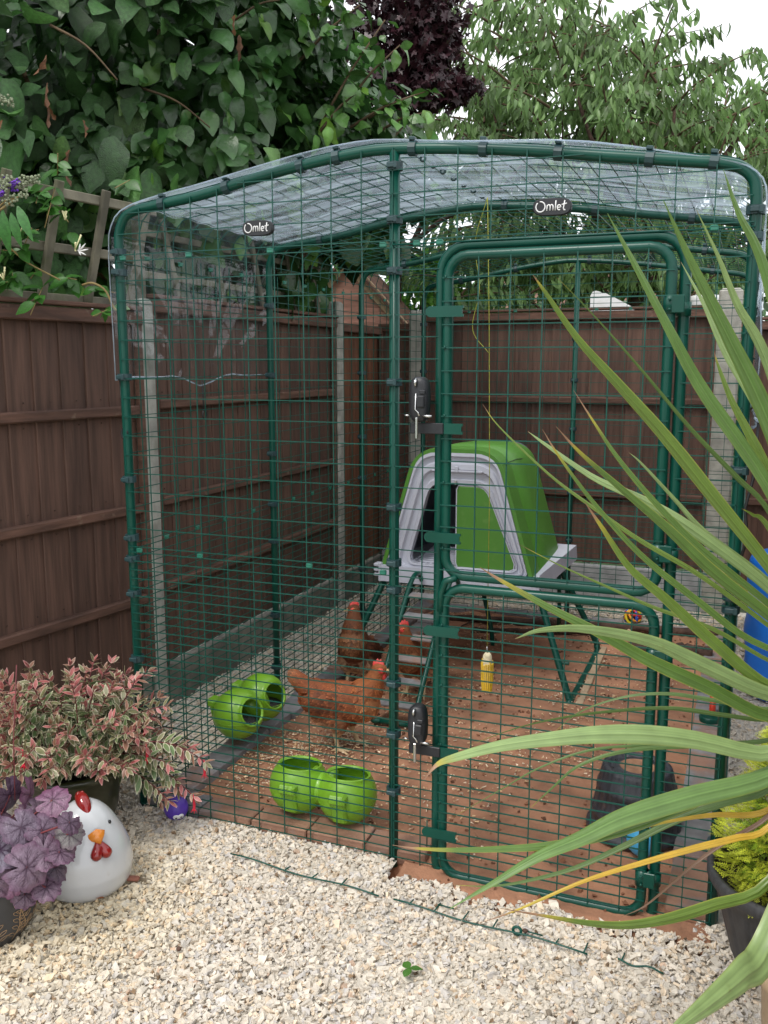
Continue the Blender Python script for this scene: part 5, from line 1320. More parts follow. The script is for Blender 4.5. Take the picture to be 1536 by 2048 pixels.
LV = [([(1447, 339), (1478, 425), (1536, 557)], 30, 1.70, 'g'), ([(1327, 401), (1379, 519), (1455, 671), (1536, 841)], 46, 1.62, 'g'), ([(1393, 420), (1436, 515), (1473, 609), (1536, 732)], 30, 1.82, 'p'),
      ([(1215, 427), (1265, 519), (1341, 661), (1407, 780), (1536, 969)], 38, 1.66, 'g'), ([(1362, 524), (1407, 605), (1455, 709), (1536, 850)], 28, 1.86, 'p'),
      ([(1066, 550), (1092, 588), (1156, 680), (1237, 770), (1331, 875), (1426, 993), (1536, 1130)], 37, 1.66, 'y'), ([(1114, 555), (1189, 633), (1284, 742), (1379, 856), (1473, 955), (1536, 1021)], 15, 1.90, 'd'),
      ([(1147, 780), (1189, 846), (1237, 917), (1308, 1002), (1402, 1097), (1536, 1206)], 20, 1.85, 'b'), ([(1112, 853), (1159, 905), (1237, 974), (1331, 1054), (1426, 1144), (1536, 1230)], 32, 1.68, 'b'),
      ([(1085, 859), (1118, 912), (1189, 1007), (1284, 1111), (1402, 1206), (1497, 1277)], 20, 1.74, 'b'), ([(1056, 863), (1095, 891), (1189, 955), (1284, 998), (1379, 1054), (1536, 1173)], 32, 1.90, 'p'),
      ([(965, 808), (1000, 855), (1100, 950), (1180, 1010), (1280, 1080), (1400, 1150), (1536, 1250)], 14, 1.80, 'y'), ([(1258, 905), (1284, 929), (1355, 1007), (1412, 1069), (1536, 1165)], 22, 1.92, 'p'),
      ([(1170, 1005), (1204, 1054), (1260, 1135), (1331, 1196), (1426, 1282), (1536, 1370)], 34, 1.62, 'y'), ([(960, 1135), (1010, 1165), (1100, 1215), (1200, 1265), (1300, 1320), (1420, 1375), (1536, 1432)], 40, 1.66, 'b'),
      ([(1035, 1087), (1118, 1130), (1213, 1173), (1308, 1215), (1426, 1258), (1536, 1320)], 12, 1.86, 'y'), ([(1030, 1278), (1080, 1262), (1170, 1260), (1300, 1285), (1400, 1330), (1536, 1390)], 48, 1.60, 'pb'),
      ([(1428, 704), (1440, 742), (1464, 803), (1497, 865), (1536, 940)], 24, 1.84, 'y'), ([(1483, 1017), (1505, 1030), (1536, 1055)], 18, 1.7, 'y'),
      ([(847, 1560), (872, 1530), (905, 1515), (1000, 1490), (1110, 1475), (1200, 1467), (1300, 1468), (1400, 1480), (1536, 1506)], 56, 1.58, 'p'), ([(933, 1492), (1032, 1457), (1119, 1437), (1216, 1424), (1338, 1417), (1448, 1431), (1536, 1440)], 14, 1.84, 'd'),
      ([(1106, 1466), (1163, 1422), (1251, 1393), (1338, 1387), (1426, 1400), (1536, 1418)], 13, 1.9, 'd'), ([(785, 1690), (830, 1696), (900, 1699), (1000, 1697), (1100, 1690), (1200, 1672), (1300, 1640), (1400, 1600), (1536, 1555)], 32, 1.62, 'b'),
      ([(900, 1817), (988, 1764), (1075, 1712), (1163, 1674), (1251, 1632), (1382, 1592), (1536, 1552)], 62, 1.60, 'gw'), ([(905, 1770), (980, 1772), (1050, 1762), (1150, 1735), (1250, 1690), (1350, 1640), (1450, 1605), (1536, 1580)], 22, 1.76, 'd'),
      ([(957, 1847), (1032, 1821), (1163, 1764), (1273, 1729), (1382, 1698), (1470, 1676), (1536, 1655)], 20, 1.62, 'Y'), ([(1264, 1663), (1338, 1643), (1426, 1630), (1536, 1620)], 18, 1.74, 'Y'),
      ([(1242, 1834), (1295, 1808), (1382, 1733), (1448, 1685), (1536, 1632)], 14, 1.7, 'B'), ([(1001, 1817), (1097, 1834), (1172, 1847), (1251, 1852), (1338, 1839), (1426, 1812), (1536, 1768)], 36, 1.52, 'yb'),
      ([(1310, 2090), (1365, 2050), (1426, 2005), (1492, 1950), (1536, 1900)], 100, 1.36, 'p'), ([(900, 1638), (1000, 1580), (1080, 1535), (1180, 1500), (1300, 1490), (1536, 1480)], 9, 1.8, 'd'), ([(1058, 1619), (1100, 1580), (1160, 1530), (1260, 1500), (1400, 1490), (1536, 1480)], 15, 1.78, 'd')]
CG = {'g': (.135, .24, .062), 'p': (.27, .38, .145), 'd': (.10, .175, .042), 'y': (.15, .235, .042), 'b': (.115, .205, .042), 'Y': (.60, .38, .045), 'B': (.17, .09, .05)}
RIBS = ((-1, .78), (-.86, 1.04), (-.72, .90), (-.58, 1.06), (-.44, .90), (-.30, 1.04), (-.14, .86), (0, 1.22), (.14, .86), (.30, 1.04), (.44, .90), (.58, 1.06), (.72, .90), (.86, 1.04), (1, .78))
NRB = len(RIBS)
def blade(P, w_, base, browntip, yedge, twist, name='leaf'):
    NS = 34; Q = catmull(P, NS); V, Cc = [], []; base = np.array(base)
    for i in range(NS):
        t = i/(NS-1); tg = Q[min(i+1, NS-1)]-Q[max(i-1, 0)]; tg /= np.linalg.norm(tg)
        vd = Q[i]-np.array(CAMPOS); vd /= np.linalg.norm(vd); wx = np.cross(tg, vd); wx /= np.linalg.norm(wx); nz = np.cross(wx, tg)
        an_ = twist+.25*math.sin(3*t+twist*5); wx2 = wx*math.cos(an_)+nz*math.sin(an_); nz2 = np.cross(wx2, tg)
        prof_ = min(1, (t/.55)**.85)*(1-.38*max(0, (t-.62)/.38)) if t > 0 else .02
        hw = w_*.5*max(.05, prof_)
        for s_, cf in RIBS:
            V.append(Q[i]+wx2*hw*s_+nz2*hw*(.30*abs(s_)-.05*math.cos(s_*9)))
            c = base*cf*(1+.06*math.sin(i*.9+s_*5+twist*9)+.04*math.sin(i*2.3+twist*20))
            if abs(s_) > .9: c = c*(1-yedge)+np.array([.42, .40, .07])*yedge
            yt = max(0, 1-abs(t-browntip*1.25)/(browntip*.9+1e-6))*.8 if browntip else 0; c = c*(1-yt)+np.array([.50, .40, .05])*yt
            if t < browntip: c = np.array([.30, .17, .10])*(.8+.5*t/browntip)
            Cc.append(c)
    F = [(NRB*i+k, NRB*i+k+1, NRB*i+k+NRB+1, NRB*i+k+NRB) for i in range(NS-1) for k in range(NRB-1)]
    np_mesh(name, V, F, CORDL, Cc, True, cor)
for k, (pts, w_, dt, kd) in enumerate(LV):
    m = len(pts); end = 1.78; tot = m+1
    P = [survey(x, y, dt+(end-dt)*(i/tot)**1.3) for i, (x, y) in enumerate(pts)]
    ey = 1400+(pts[-1][1]-1400)*.22; P.append(survey(1625, (pts[-1][1]*.42+ey*.58), dt+(end-dt)*(m/tot)**1.3)); P.append(survey(1690, ey, end))
    px_m = FPX/((dt+end)/2); bt = {'b': .10, 'y': .05, 'g': .0, 'p': .015, 'd': .03, 'Y': .12, 'B': .0}[kd[0]]
    if k in (13, 14, 19, 28): bt = .10
    ww = w_/px_m*.76
    blade([tuple(p) for p in P], ww, CG[kd[0]], bt, .75 if kd[0] in 'yb' else .25, random.uniform(-.45, .45))
for i in range(16):                                    # the rest of the rosette, beyond the right edge
    a_ = rng.uniform(-1.3, 1.9); el = rng.uniform(.1, 1.3); d = Vector((math.cos(a_)*math.cos(el), math.sin(a_)*math.cos(el)*.9, math.sin(el))); L_ = rng.uniform(.6, .8)
    P = [tuple(CRN+d*L_*t+Vector((0, 0, -.30*L_*t*t))) for t in (1, .75, .5, .25, .02)]; blade(P, .04, CG['g'], .03, .4, rng.uniform(-.4, .4))

# ==================================================================== TRELLIS AND CLIMBER
d1 = (Vector((*L1b, 0))-Vector((*L1a, 0))).normalized(); n1 = Vector((d1.y, -d1.x, 0))
trl = thing('trellis', 'weathered grey wooden trellis leaning forward on the fence top', 'trellis', Vector((*L1b, 1.84))-d1*.9)
def tpt(s_, h_, off=0): return Vector((*L1b, 1.842))-d1*s_+Vector((0, 0, h_*.97))+n1*(h_*.26+off+.0)
def tbar(p, q, w_, t_, name='slat'):
    p, q = Vector(p), Vector(q); z = (q-p).normalized(); x = (n1.cross(z)).normalized(); y = z.cross(x)
    g = MB(); g.box((p+q)/2, (w_, t_, (q-p).length), rot=Matrix((x, y, z)).transposed(), ch=.003); g.build(name, GREYW, trl)
for h_ in (.010, .20, .40): tbar(tpt(-.03, h_), tpt(2.4, h_), .036, .02, 'cross_slat')
for s_ in (.06, .29, .52, .75, .98, 1.21, 1.44, 1.67): tbar(tpt(s_, -.01, .021), tpt(s_-.02, .44, .021), .034, .022)
g = MB(); g.box(Vector((-.51, .80, 2.06)), (.045, .03, .44), ch=.004); g.build('end_post', GREYW, trl)
for h_ in (.1, .3): tbar(Vector((-.53, .84, 1.90+h_*.9)), Vector((-.53, 2.7, 1.90+h_*.9)), .03, .016, 'cross_slat')
for y in (1.1, 1.5, 1.9, 2.3, 2.6): tbar(Vector((-.512, y, 1.89)), Vector((-.512, y-.12, 2.24)), .03, .018)
hs = thing('honeysuckle', 'honeysuckle climbing the trellis with cream trumpet flowers', 'climber', Vector((*L1b, 1.86))-d1*.4)
pos, D, Nn, sz, tn = [], [], [], [], []
for (x, y) in ((25, 545), (95, 415), (110, 375), (75, 395), (140, 465), (130, 555), (10, 565), (45, 500), (70, 545), (5, 500), (60, 385), (190, 575), (20, 470), (120, 420), (150, 560), (85, 575), (225, 615), (115, 350), (260, 360)):
    p = survey(x, y, 3.32+rng.uniform(-.05, .12)); p = np.array(p); k = rng.integers(2, 4)
    ax = rng.normal(size=3)*.5+np.array([.2, -.2, -.3])
    g = MB(); g.tube([tuple(p), tuple(p+ax*.04), tuple(p+ax*.09)], .0018, 5); g.build('stem', VINE, hs)
    for j in range(k):
        q = p+ax*.025*j
        for s_ in (-1, 1): pos.append(q); D.append(np.array([s_*.8, -.35, -.25])+rng.normal(size=3)*.35); Nn.append(np.array([.1, -.6, .7])+rng.normal(size=3)*.25); sz.append(rng.uniform(.045, .085)); tn.append([rng.uniform(.7, 1.25)]*3)
g = MB(); g.tube(catmull([survey(165, 570, 3.3), survey(185, 566, 3.28), survey(210, 580, 3.28), survey(225, 610, 3.28), survey(233, 622, 3.28)], 14), .004, 6); g.build('stem', VINE, hs); g = MB()
g.tube(catmull([survey(5, 480, 3.3), survey(25, 500, 3.3), survey(55, 525, 3.3), survey(120, 560, 3.3)], 14), .003, 6)
g.build('stem', VINE, hs)
hv = [leaf_shape([.02, .2, .27, .25, .15, .02], .15, .25, .05, i) for i in range(3)]
foliage(hs, 'leaf', hv, HONEY, np.array(pos), np.array(D), np.array(Nn), np.array(sz), np.array(tn), 300)
for (x, y) in ((130, 440), (40, 465), (150, 500), (8, 560), (3, 480)):
    p = survey(x, y, 3.26)
    for j in range(4): g = MB(); dv = Vector(rng.normal(size=3)*.012)+Vector((.004, 0, .03)); g.tube([p, p+dv*.6, p+dv], [.0015, .0022, .0035], 6); g.build('flower', FLOWW, hs)
p = survey(158, 503, 3.24)
for j in range(6): g = MB(); dv = Vector((.022*math.cos(j*1.05), 0, .022*math.sin(j*1.05)))+Vector((.018, 0, .006)); g.tube([p, p+dv*.6, p+dv], [.002, .003, .001], 6); g.build('petal', PAINTW, hs)
# buddleia spikes at the left edge
bd = thing('buddleia', 'purple buddleia flower spike poking in over the trellis at the left edge', 'shrub', survey(-40, 420, 3.2))
g = MB(); g.tube([survey(-60, 470, 3.2), survey(0, 420, 3.2), survey(35, 395, 3.2)], .004, 6); g.tube([survey(-60, 470, 3.2), survey(10, 402, 3.2), survey(50, 390, 3.2)], .003, 6); g.build('stems', VINE, bd)
g = MB(); g2 = MB()
for k in range(190):
    t = random.random(); c = survey(-40+58*t, 428-70*t+random.uniform(-14, 14)*(1-.5*t), 3.2)+Vector(rng.normal(size=3)*.014*(1-.6*t)); (g if t < .72 else g2).ball(c, (.0055, .0055, .005), None, 6, 4)
for k in range(120):
    t = random.random(); c = survey(15+62*t, 372-16*t+random.uniform(-7, 7), 3.22)+Vector(rng.normal(size=3)*.009*(1-.6*t)); (g if t < .3 else g2).ball(c, (.005, .005, .0045), None, 6, 4)
for k in range(60):
    t = random.random(); c = survey(12+42*t, 405-20*t, 3.2)+Vector(rng.normal(size=3)*.007); g2.ball(c, (.0045,)*3, None, 6, 4)
for k in range(60):
    t = random.random(); c = survey(-10+32*t, 196+8*t, 3.2)+Vector(rng.normal(size=3)*.007); g2.ball(c, (.0045,)*3, None, 6, 4)
g.build('florets', FLOWP, bd, 'stuff'); g2.build('buds', BUDG, bd, 'stuff')
bv = [leaf_shape([.02, .10, .14, .12, .07, .01], .3, .1, .03, 40)]
pp = np.array([survey(x, y, 3.2) for x, y in ((5, 420), (35, 412), (-5, 430), (22, 425))]); foliage(bd, 'leaf', bv, HONEY, pp, np.array([[.1, -.1, -1], [.5, -.2, -.8], [-.3, 0, -1], [.3, -.1, -1]]), np.tile([[.3, -.8, .4]], (4, 1)), np.array([.15, .13, .14, .12]), np.ones((4, 3))*np.array([[1.2, 1.25, 1.8]]), 4)

# ==================================================================== TREES BEYOND THE FENCE
def limb(mb, p0, p1, r0, r1, n=10, wob=.06):
    P = [Vector(p0)*(1-t)+Vector(p1)*t+Vector(rng.normal(size=3)*wob*math.sin(math.pi*t)) for t in np.linspace(0, 1, 5)]
    mb.tube(catmull([tuple(p) for p in P], n), list(np.linspace(r0, r1, n)), 7)

hd = thing('broad_leaf_tree', 'dense dark green broad-leaved tree overhanging the left fence and trellis', 'tree', (-1.25, 1.8, 0))
g = MB(); limb(g, (-1.25, 1.8, -.1), (-1.2, 1.8, 2.1), .11, .08); g.build('trunk', BARK, hd)
ends = []
for tgt in ((-.2, 2.4, 2.75), (-.5, 1.2, 2.6), (-.9, .6, 2.8), (-1.0, 3.2, 2.9), (.1, 2.5, 2.95), (-1.3, .2, 2.6), (-.4, 2.9, 3.3), (-.9, 1.6, 3.4), (.0, 2.6, 2.5)):
    g = MB(); limb(g, (-1.2, 1.8, 1.6+.4*random.random()), tgt, .045, .010); g.build('limb', TWIG, hd)
# volume of the crown
cl = [((-1.15, .55, 2.35), (.55, .75, .55)), ((-1.0, 1.4, 2.9), (.75, .9, .9)), ((-1.0, 2.4, 2.75), (.85, .9, .95)), ((-.45, 2.4, 2.62), (.55, .65, .42)), ((-.60, 1.55, 2.6), (.42, .6, .45)),
      ((-1.3, .2, 2.9), (.7, .9, 1.0)), ((-.35, 2.7, 3.05), (.55, .6, .65)), ((-.7, 1.6, 3.5), (.7, .9, .6)), ((-1.2, 3.4, 2.5), (.9, .7, .9)), ((-.72, 2.9, 2.12), (.30, .8, .35)), ((-.85, 1.9, 2.05), (.30, .9, .3)),
      ((-1.0, .4, 2.12), (.38, .55, .25)), ((.02, 2.6, 2.72), (.32, .4, .30)), ((-1.5, -.5, 2.7), (.6, .7, .8)), ((-.5, 2.3, 3.5), (.5, .7, .5)), ((-.62, 3.35, 2.25), (.42, .4, .42)), ((-2.3, 1.6, 3.0), (.9, 1.6, 1.2)), ((-1.9, .2, 2.6), (.8, .9, .9)), ((-.05, 2.75, 3.05), (.38, .45, .42)), ((-1.6, 2.6, 3.8), (1.0, 1.0, .6)), ((-.75, 1.0, 2.45), (.35, .5, .22))]
pos = []
for (c, r_) in cl:
    k = int(2300*(r_[0]*r_[1]*r_[2])**.67); v = rand_dirs(k)*(rng.uniform(.35, 1, (k, 1))**.5); pos.append(np.array(c)+v*np.array(r_))
pos = np.vstack(pos)
# keep clear of the run (its roof and its left wall) and of the trellis face
keep = ~((pos[:, 0] > -.46) & (pos[:, 2] < 2.33)) & ~((pos[:, 0] > -.62) & (pos[:, 2] < 1.98)) & ~((pos[:, 1] < .85) & (pos[:, 2] < 2.30) & (pos[:, 0] > -.84+.135*(pos[:, 1]+.3)-.02))
qx, qy, _ = project(pos); keep &= ~((qy < 300) & (qx > 650+150*np.clip(qy, -200, 300)/280+rng.normal(size=len(pos))*35)); pos = pos[keep]
hole = vnoise(pos[:, 1]*3.2+pos[:, 0], pos[:, 2]*3.2, 71)+.5*vnoise(pos[:, 1]*7+pos[:, 0]*2, pos[:, 2]*7, 72); qx, qy, _ = project(pos); win = (qx > 648) & (qx < 800) & (qy > 520) & (qy < 680); hole[win] = -9
pos = pos[((hole > -.42) | (rng.random(len(pos)) < .25)) & ~win]
# sprigs of leaves that stick out on twigs to the right, over the roof
ex = []; g = MB()
for (x0, y0, x1, y1, dd) in ((640, 250, 770, 40, 5.0), (690, 210, 800, 90, 5.1), (700, 255, 830, 190, 5.1), (600, 120, 720, 10, 4.9), (730, 240, 860, 180, 5.15), (640, 262, 720, 180, 4.9), (760, 262, 850, 225, 5.1), (600, 60, 690, -30, 5.0), (520, 30, 640, -40, 4.9)):
    p0, p1 = survey(x0, y0, dd), survey(x1, y1, dd); g = MB(); g.tube([p0, (p0+p1)/2+Vector((0, 0, .02)), p1], [.008, .006, .003], 6); g.build('twig', TWIG, hd)
    for t in np.linspace(.05, 1, 13): ex.append(p0*(1-t)+p1*t+Vector(rng.normal(size=3)*.02))
for (x0, y0, x1, y1, dd) in ((100, 50, 235, 160, 3.72), (470, 40, 560, 0, 4.6), (280, 175, 420, 255, 4.25)):
    p0, p1 = survey(x0, y0, dd), survey(x1, y1, dd); g = MB(); g.tube(catmull([tuple(p0), tuple((p0+p1)/2+Vector((.01, 0, .025))), tuple(p1)], 9), list(np.linspace(.006, .003, 9)), 6); g.build('twig', TWIG, hd)
pos = np.vstack([pos, np.array(ex)]); n = len(pos)
cen = np.array([-1.0, 1.9, 2.6]); outw = pos-cen; outw /= np.linalg.norm(outw, axis=1, keepdims=True)
vdir = np.array(CAMPOS)-pos; vdir /= np.linalg.norm(vdir, axis=1, keepdims=True)
D = outw*.6+vdir*.25+np.array([[0, 0, -.65]])+rng.normal(size=(n, 3))*.60; Nn = outw*.4+np.array([[0, 0, .8]])+vdir*.25+rng.normal(size=(n, 3))*.55
sz = rng.uniform(.06, .15, n)*np.where(rng.random(n) < .20, 1.45, 1.0); sz[-len(ex):] *= .75
tn = rng.uniform(.55, 1.4, (n, 1))*(1+.35*vnoise(pos[:, 1]*2.5, pos[:, 2]*2.5, 73))[:, None]*np.where(rng.random((n, 1)) < .12, np.array([[1.7, 1.5, 1.5]]), np.array([[1, 1, 1]])); tn = np.where(rng.random((n, 1)) < .07, tn*np.array([[2.3, 1.9, 1.3]]), tn); tn[-len(ex):] = tn[-len(ex):]*np.array([[1.7, 1.5, 1.2]])
hvar = [leaf_shape([.03, .20, .30, .33, .28, .17, .03], dr_, fo, wv*1.5, i, edge=(.88, 1.16), serr=.16) for i, (dr_, fo, wv) in enumerate(((.25, .15, .10), (.6, .10, .16), (.1, .22, .12), (.75, .15, .14), (.4, -.10, .16), (.2, .30, .15), (.5, .2, .2)))]
foliage(hd, 'leaf', hvar, HEDGE, pos, D, Nn, sz, tn, 300, stuff='leaves')
dl = np.array([survey(x, y, 3.3) for x, y in ((92, 110), (94, 165), (90, 200), (97, 215), (140, 300), (120, 320), (470, 30), (478, 70), (165, 240), (5, 240))]); k = len(dl)
foliage(hd, 'dry_leaf', [leaf_shape([.02, .10, .07, .13, .05, .10, .02], .2, .9, .8, 77, serr=.5), leaf_shape([.02, .07, .12, .06, .09, .02], -.3, .8, .9, 78, serr=.5)], DRYL, dl, np.c_[rng.normal(size=k)*.35, rng.normal(size=k)*.3, -np.ones(k)], rng.normal(size=(k, 3))+np.array([[.2, -.5, .1]]), rng.uniform(.055, .095, k), np.ones((k, 3))*rng.uniform(.5, 1.1, (k, 1)), k)

# purple maple
mp_ = thing('purple_maple', 'dark purple-leaved maple between the green trees', 'tree', (-1.0, 4.9, 0))
g = MB(); limb(g, (-1.0, 4.9, -.1), (-.9, 4.9, 3.0), .10, .05); g.build('trunk', BARK, mp_)
for tgt in ((.05, 4.6, 3.3), (-.4, 4.8, 4.2), (-1.2, 4.8, 4.0), (.3, 4.6, 3.15)):
    g = MB(); limb(g, (-.95, 4.9, 2.4), tgt, .03, .007); g.build('limb', BARK, mp_)
def maple_leaf():
    V, Cc = [(0, .25, 0)], [(1, 1, 1)]; rr = []
    for k in range(16):
        th = -2.75+5.5*k/15; l = (1.0 if k % 3 == 0 else (.58 if k % 3 else .7))*(.55+.45*math.cos(th*.5)); rr.append((math.sin(th)*l*.62, .25+math.cos(th)*l*.72, -.10*l+.06*(k % 2)))
    V += rr; Cc += [(.9, .9, .9)]*16; F = [(0, 1+k, 2+k, 2+k) for k in range(15)]
    return np.array(V), np.array([(0, 1+k, 2+k, 3+k) for k in range(0, 14, 2)]), np.array(Cc)
pos = []
for (x, y, dd, r_, k) in ((800, 60, 7.0, (.42, .35, .36), 1300), (860, 40, 7.0, (.28, .3, .30), 600), (840, 130, 6.9, (.30, .3, .20), 520), (740, 200, 6.9, (.46, .3, .20), 950), (880, 180, 6.7, (.24, .2, .11), 340), (925, 172, 6.7, (.15, .15, .075), 150), (800, -80, 7.1, (.5, .35, .5), 500), (660, 150, 7.2, (.4, .3, .4), 450), (690, 255, 7.0, (.45, .3, .16), 260), (610, 40, 7.3, (.4, .3, .5), 300)):
    v = rand_dirs(k)*rng.uniform(.2, 1.08, (k, 1))**.5; pos.append(np.array(survey(x, y, dd))+v*np.array(r_))
pos = np.vstack(pos); n = len(pos)
foliage(mp_, 'leaf', [maple_leaf()], MAPLE, pos, np.c_[rng.normal(size=(n, 2))*.8, -.5-.5*rng.random(n)], np.c_[rng.normal(size=(n, 2))*.7-np.array([[0, .2]]), .8*np.ones(n)], rng.uniform(.048, .09, n), rng.uniform(.6, 2.0, (n, 1))*np.ones((1, 3)), 300, stuff='leaves')

# cherry: drooping narrow leaves hanging along radiating boughs
def drooping_tree(root, boughs, per_m, lsz, seed_tint, nparts=300):
    pos, D = [], []; g = MB()
    for (p0, p1, sag, spread) in boughs:
        p0, p1 = np.array(p0, float), np.array(p1, float); L_ = np.linalg.norm(p1-p0); n_ = max(8, int(L_*per_m))
        bowl_ = [p0+(p1-p0)*t+np.array([0, 0, sag*math.sin(math.pi*t)]) for t in np.linspace(0, 1, 9)]
        g.tube([tuple(p) for p in bowl_], list(np.linspace(.012, .003, 9)), 5, caps=False)
        tt_ = rng.uniform(.05, 1.02, n_); base = p0+(p1-p0)*tt_[:, None]+np.c_[np.zeros((n_, 2)), sag*np.sin(math.pi*tt_)]
        k = rng.normal(size=(n_, 3))*np.array([spread, spread, spread*.45])*(1.15-tt_*.75)[:, None]
        pos.append(base+k); dd_ = (p1-p0)/L_; D.append(np.tile(dd_*.35, (n_, 1))+np.array([[0, 0, -1.]])+rng.normal(size=(n_, 3))*.28)
    g.build('boughs', TWIG, root, 'stuff')
    pos, D = np.vstack(pos), np.vstack(D); n_ = len(pos); tn = rng.uniform(.55, 1.45, (n_, 1))*np.array([[1, 1, 1]])*(1+.3*vnoise(pos[:, 0]*3.1, pos[:, 2]*3.1, 14))[:, None]
    tn = np.where(rng.random((n_, 1)) < .18, tn*np.array([[1.35, 1.3, 1.6]]), tn)
    vv = [leaf_shape([.03, .13, .14, .08, .01], d_, f_, .04, i) for i, (d_, f_) in enumerate(((.1, .5), (.3, .35), (.45, .6), (.2, .2)))]
    foliage(root, 'leaf', vv, CHERRY, pos, D, np.c_[rng.normal(size=(n_, 2))*.7-np.array([[0, .35]]), .35*np.ones(n_)], rng.uniform(lsz*.7, lsz*1.15, n_), tn, nparts, stuff='leaves')
ct = thing('cherry_tree', 'light green cherry tree with drooping leaves behind the back fence', 'tree', (1.05, 5.9, 0))
g = MB(); limb(g, (1.05, 5.9, -.1), (1.0, 5.9, 2.6), .14, .09); g.build('trunk', BARK, ct)
bs = []
for i in range(15):
    g = MB(); a_ = rng.uniform(0, 6.28); el = rng.uniform(.2, 1.3); d = np.array([math.cos(a_)*math.cos(el)*1.0, math.sin(a_)*math.cos(el)*.7, math.sin(el)]); q = np.array([1.0, 5.9, 2.2+.5*random.random()]); e = q+d*rng.uniform(1.0, 1.7); limb(g, q, e, .04, .012); g.build('limb', BARK, ct)
for i in range(300):                                   # crown filled by boughs; thin at its upper right rim
    a_ = rng.uniform(0, 6.28); u = rng.random()**.5; px_ = .62+1.28*u*math.cos(a_); zz = 3.25+1.75*u*math.sin(a_)
    py = rng.uniform(5.0, 6.7); p0 = np.array([px_, py, zz]); qx, qy, _ = project(p0)
    if qy < (qx-1090)*.62+rng.normal()*20: continue
    dx = (px_-.7); d = np.array([.30*dx+rng.normal()*.25, rng.normal()*.3-.2, .10+rng.normal()*.16]); d /= np.linalg.norm(d); L_ = rng.uniform(.45, .8); bs.append((p0, p0+d*L_, .05, .085))
for (x0, y0, x1, y1) in ((1240, 180, 1445, 48), (1260, 240, 1420, 110), (1300, 260, 1470, 150), (1330, 290, 1475, 205), (1280, 130, 1390, 20), (1380, 300, 1490, 230), (1120, 60, 1190, -40), (1000, 60, 1040, -60), (1180, 90, 1330, -10), (1300, 250, 1462, 135), (1360, 270, 1455, 215), (1210, 120, 1400, 60)):
    bs.append((survey(x0, y0, 8.4), survey(x1, y1, 8.2), .03, .06)); 
for (x, y) in ((900, 560), (940, 590), (1000, 575), (1080, 560), (1120, 590), (1180, 560), (1230, 575), (1290, 590), (1340, 560), (1400, 580), (1100, 540), (1200, 530), (1280, 540), (1360, 530), (900, 520), (960, 530), (1430, 560), (880, 590), (1060, 585), (1160, 590), (1260, 560), (1320, 580), (1380, 570), (920, 545), (1140, 550)):
    for k in range(3): p0 = survey(x+rng.uniform(-25, 25), y-10+rng.uniform(-25, 25), rng.uniform(7.7, 9.2)); bs.append((p0, p0+Vector((rng.normal()*.25, rng.normal()*.2, .05)), .03, .085))
k = 0
while k < 340:
    x, y = rng.uniform(885, 1480), rng.uniform(-60, 540)
    if y < (x-1090)*.62+rng.normal()*20 or (x < 960 and y < 330 and rng.random() < .55): continue
    p0 = survey(x, y, rng.uniform(8.0, 9.8)); a_ = rng.uniform(-.6, 3.7); L_ = rng.uniform(.25, .5); bs.append((p0, p0+Vector((L_*math.cos(a_), rng.normal()*.15, L_*.55*math.sin(a_))), .03, .07)); k += 1
drooping_tree(ct, bs, 62, .125, None)
c2 = thing('cherry_tree', 'second drooping cherry tree cut off by the right edge of the picture', 'tree', (2.9, 5.6, 0))
g = MB(); limb(g, (2.9, 5.6, -.1), (2.75, 5.6, 2.8), .10, .05); g.build('trunk', BARK, c2)
bs = []
for (x0, y0, x1, y1) in ((1560, 160, 1505, 95), (1570, 220, 1500, 170), (1590, 300, 1490, 240), (1590, 350, 1480, 320), (1600, 400, 1500, 370), (1600, 450, 1520, 420), (1600, 500, 1515, 470), (1600, 260, 1510, 215), (1600, 320, 1510, 290), (1640, 200, 1560, 120), (1640, 300, 1560, 200), (1640, 420, 1540, 330), (1640, 560, 1530, 500), (1700, 350, 1600, 250), (1700, 500, 1600, 400)):
    for k in range(2): bs.append((survey(x0, y0, 8.2+.4*k), survey(x1, y1, 8.1+.4*k), .03, .08))
drooping_tree(c2, bs, 66, .135, None, 120)
# bright bush and far conifers behind the coop corner
bu = thing('garden_bush', 'bright green bush behind the fence beside the shed gable', 'bush', survey(850, 600, 9.5))
n = 1500; v = rand_dirs(n)*rng.uniform(.3, 1, (n, 1))**.5; c = np.array(survey(845, 600, 8.5)); pos = c+v*np.array([.38, .35, .42]); pos[:, 2] = np.maximum(pos[:, 2], .3)
foliage(bu, 'leaf', [leaf_shape([.03, .22, .3, .2, .02], .2, .2, .1, 5)], BUSHL, pos, v*.5+rng.normal(size=(n, 3))*.4-np.array([[0, 0, .4]]), np.c_[rng.normal(size=(n, 2))*.4-np.array([[0, .4]]), np.ones(n)*.7], rng.uniform(.05, .10, n), rng.uniform(.6, 1.5, (n, 1))*np.ones((1, 3)), 60, stuff='leaves')
g = MB(); limb(g, (c[0], c[1], -.1), (c[0], c[1], c[2]), .05, .02); g.build('trunk', BARK, bu)
# a dense tall hedge well behind closes the view under the crowns
hb = thing('tall_hedge', 'dark tall hedge behind the cherry tree', 'hedge', (.4, 9.2, 0))
n = 5200; pos = np.c_[rng.uniform(-2.2, 2.2, n), rng.uniform(8.6, 9.6, n), rng.uniform(.2, 2.75, n)]; pos[:, 2] *= 1+.10*vnoise(pos[:, 0]*2.3, pos[:, 1], 8)
foliage(hb, 'leaf', [leaf_shape([.03, .22, .3, .2, .02], .2, .2, .1, 5)], HEDGE, pos, rng.normal(size=(n, 3))*.6+np.array([[0, -.5, -.5]]), rng.normal(size=(n, 3))*.4+np.array([[0, -.6, .6]]), rng.uniform(.10, .17, n), rng.uniform(.7, 1.6, (n, 1))*np.ones((1, 3)), 0, stuff='leaves')

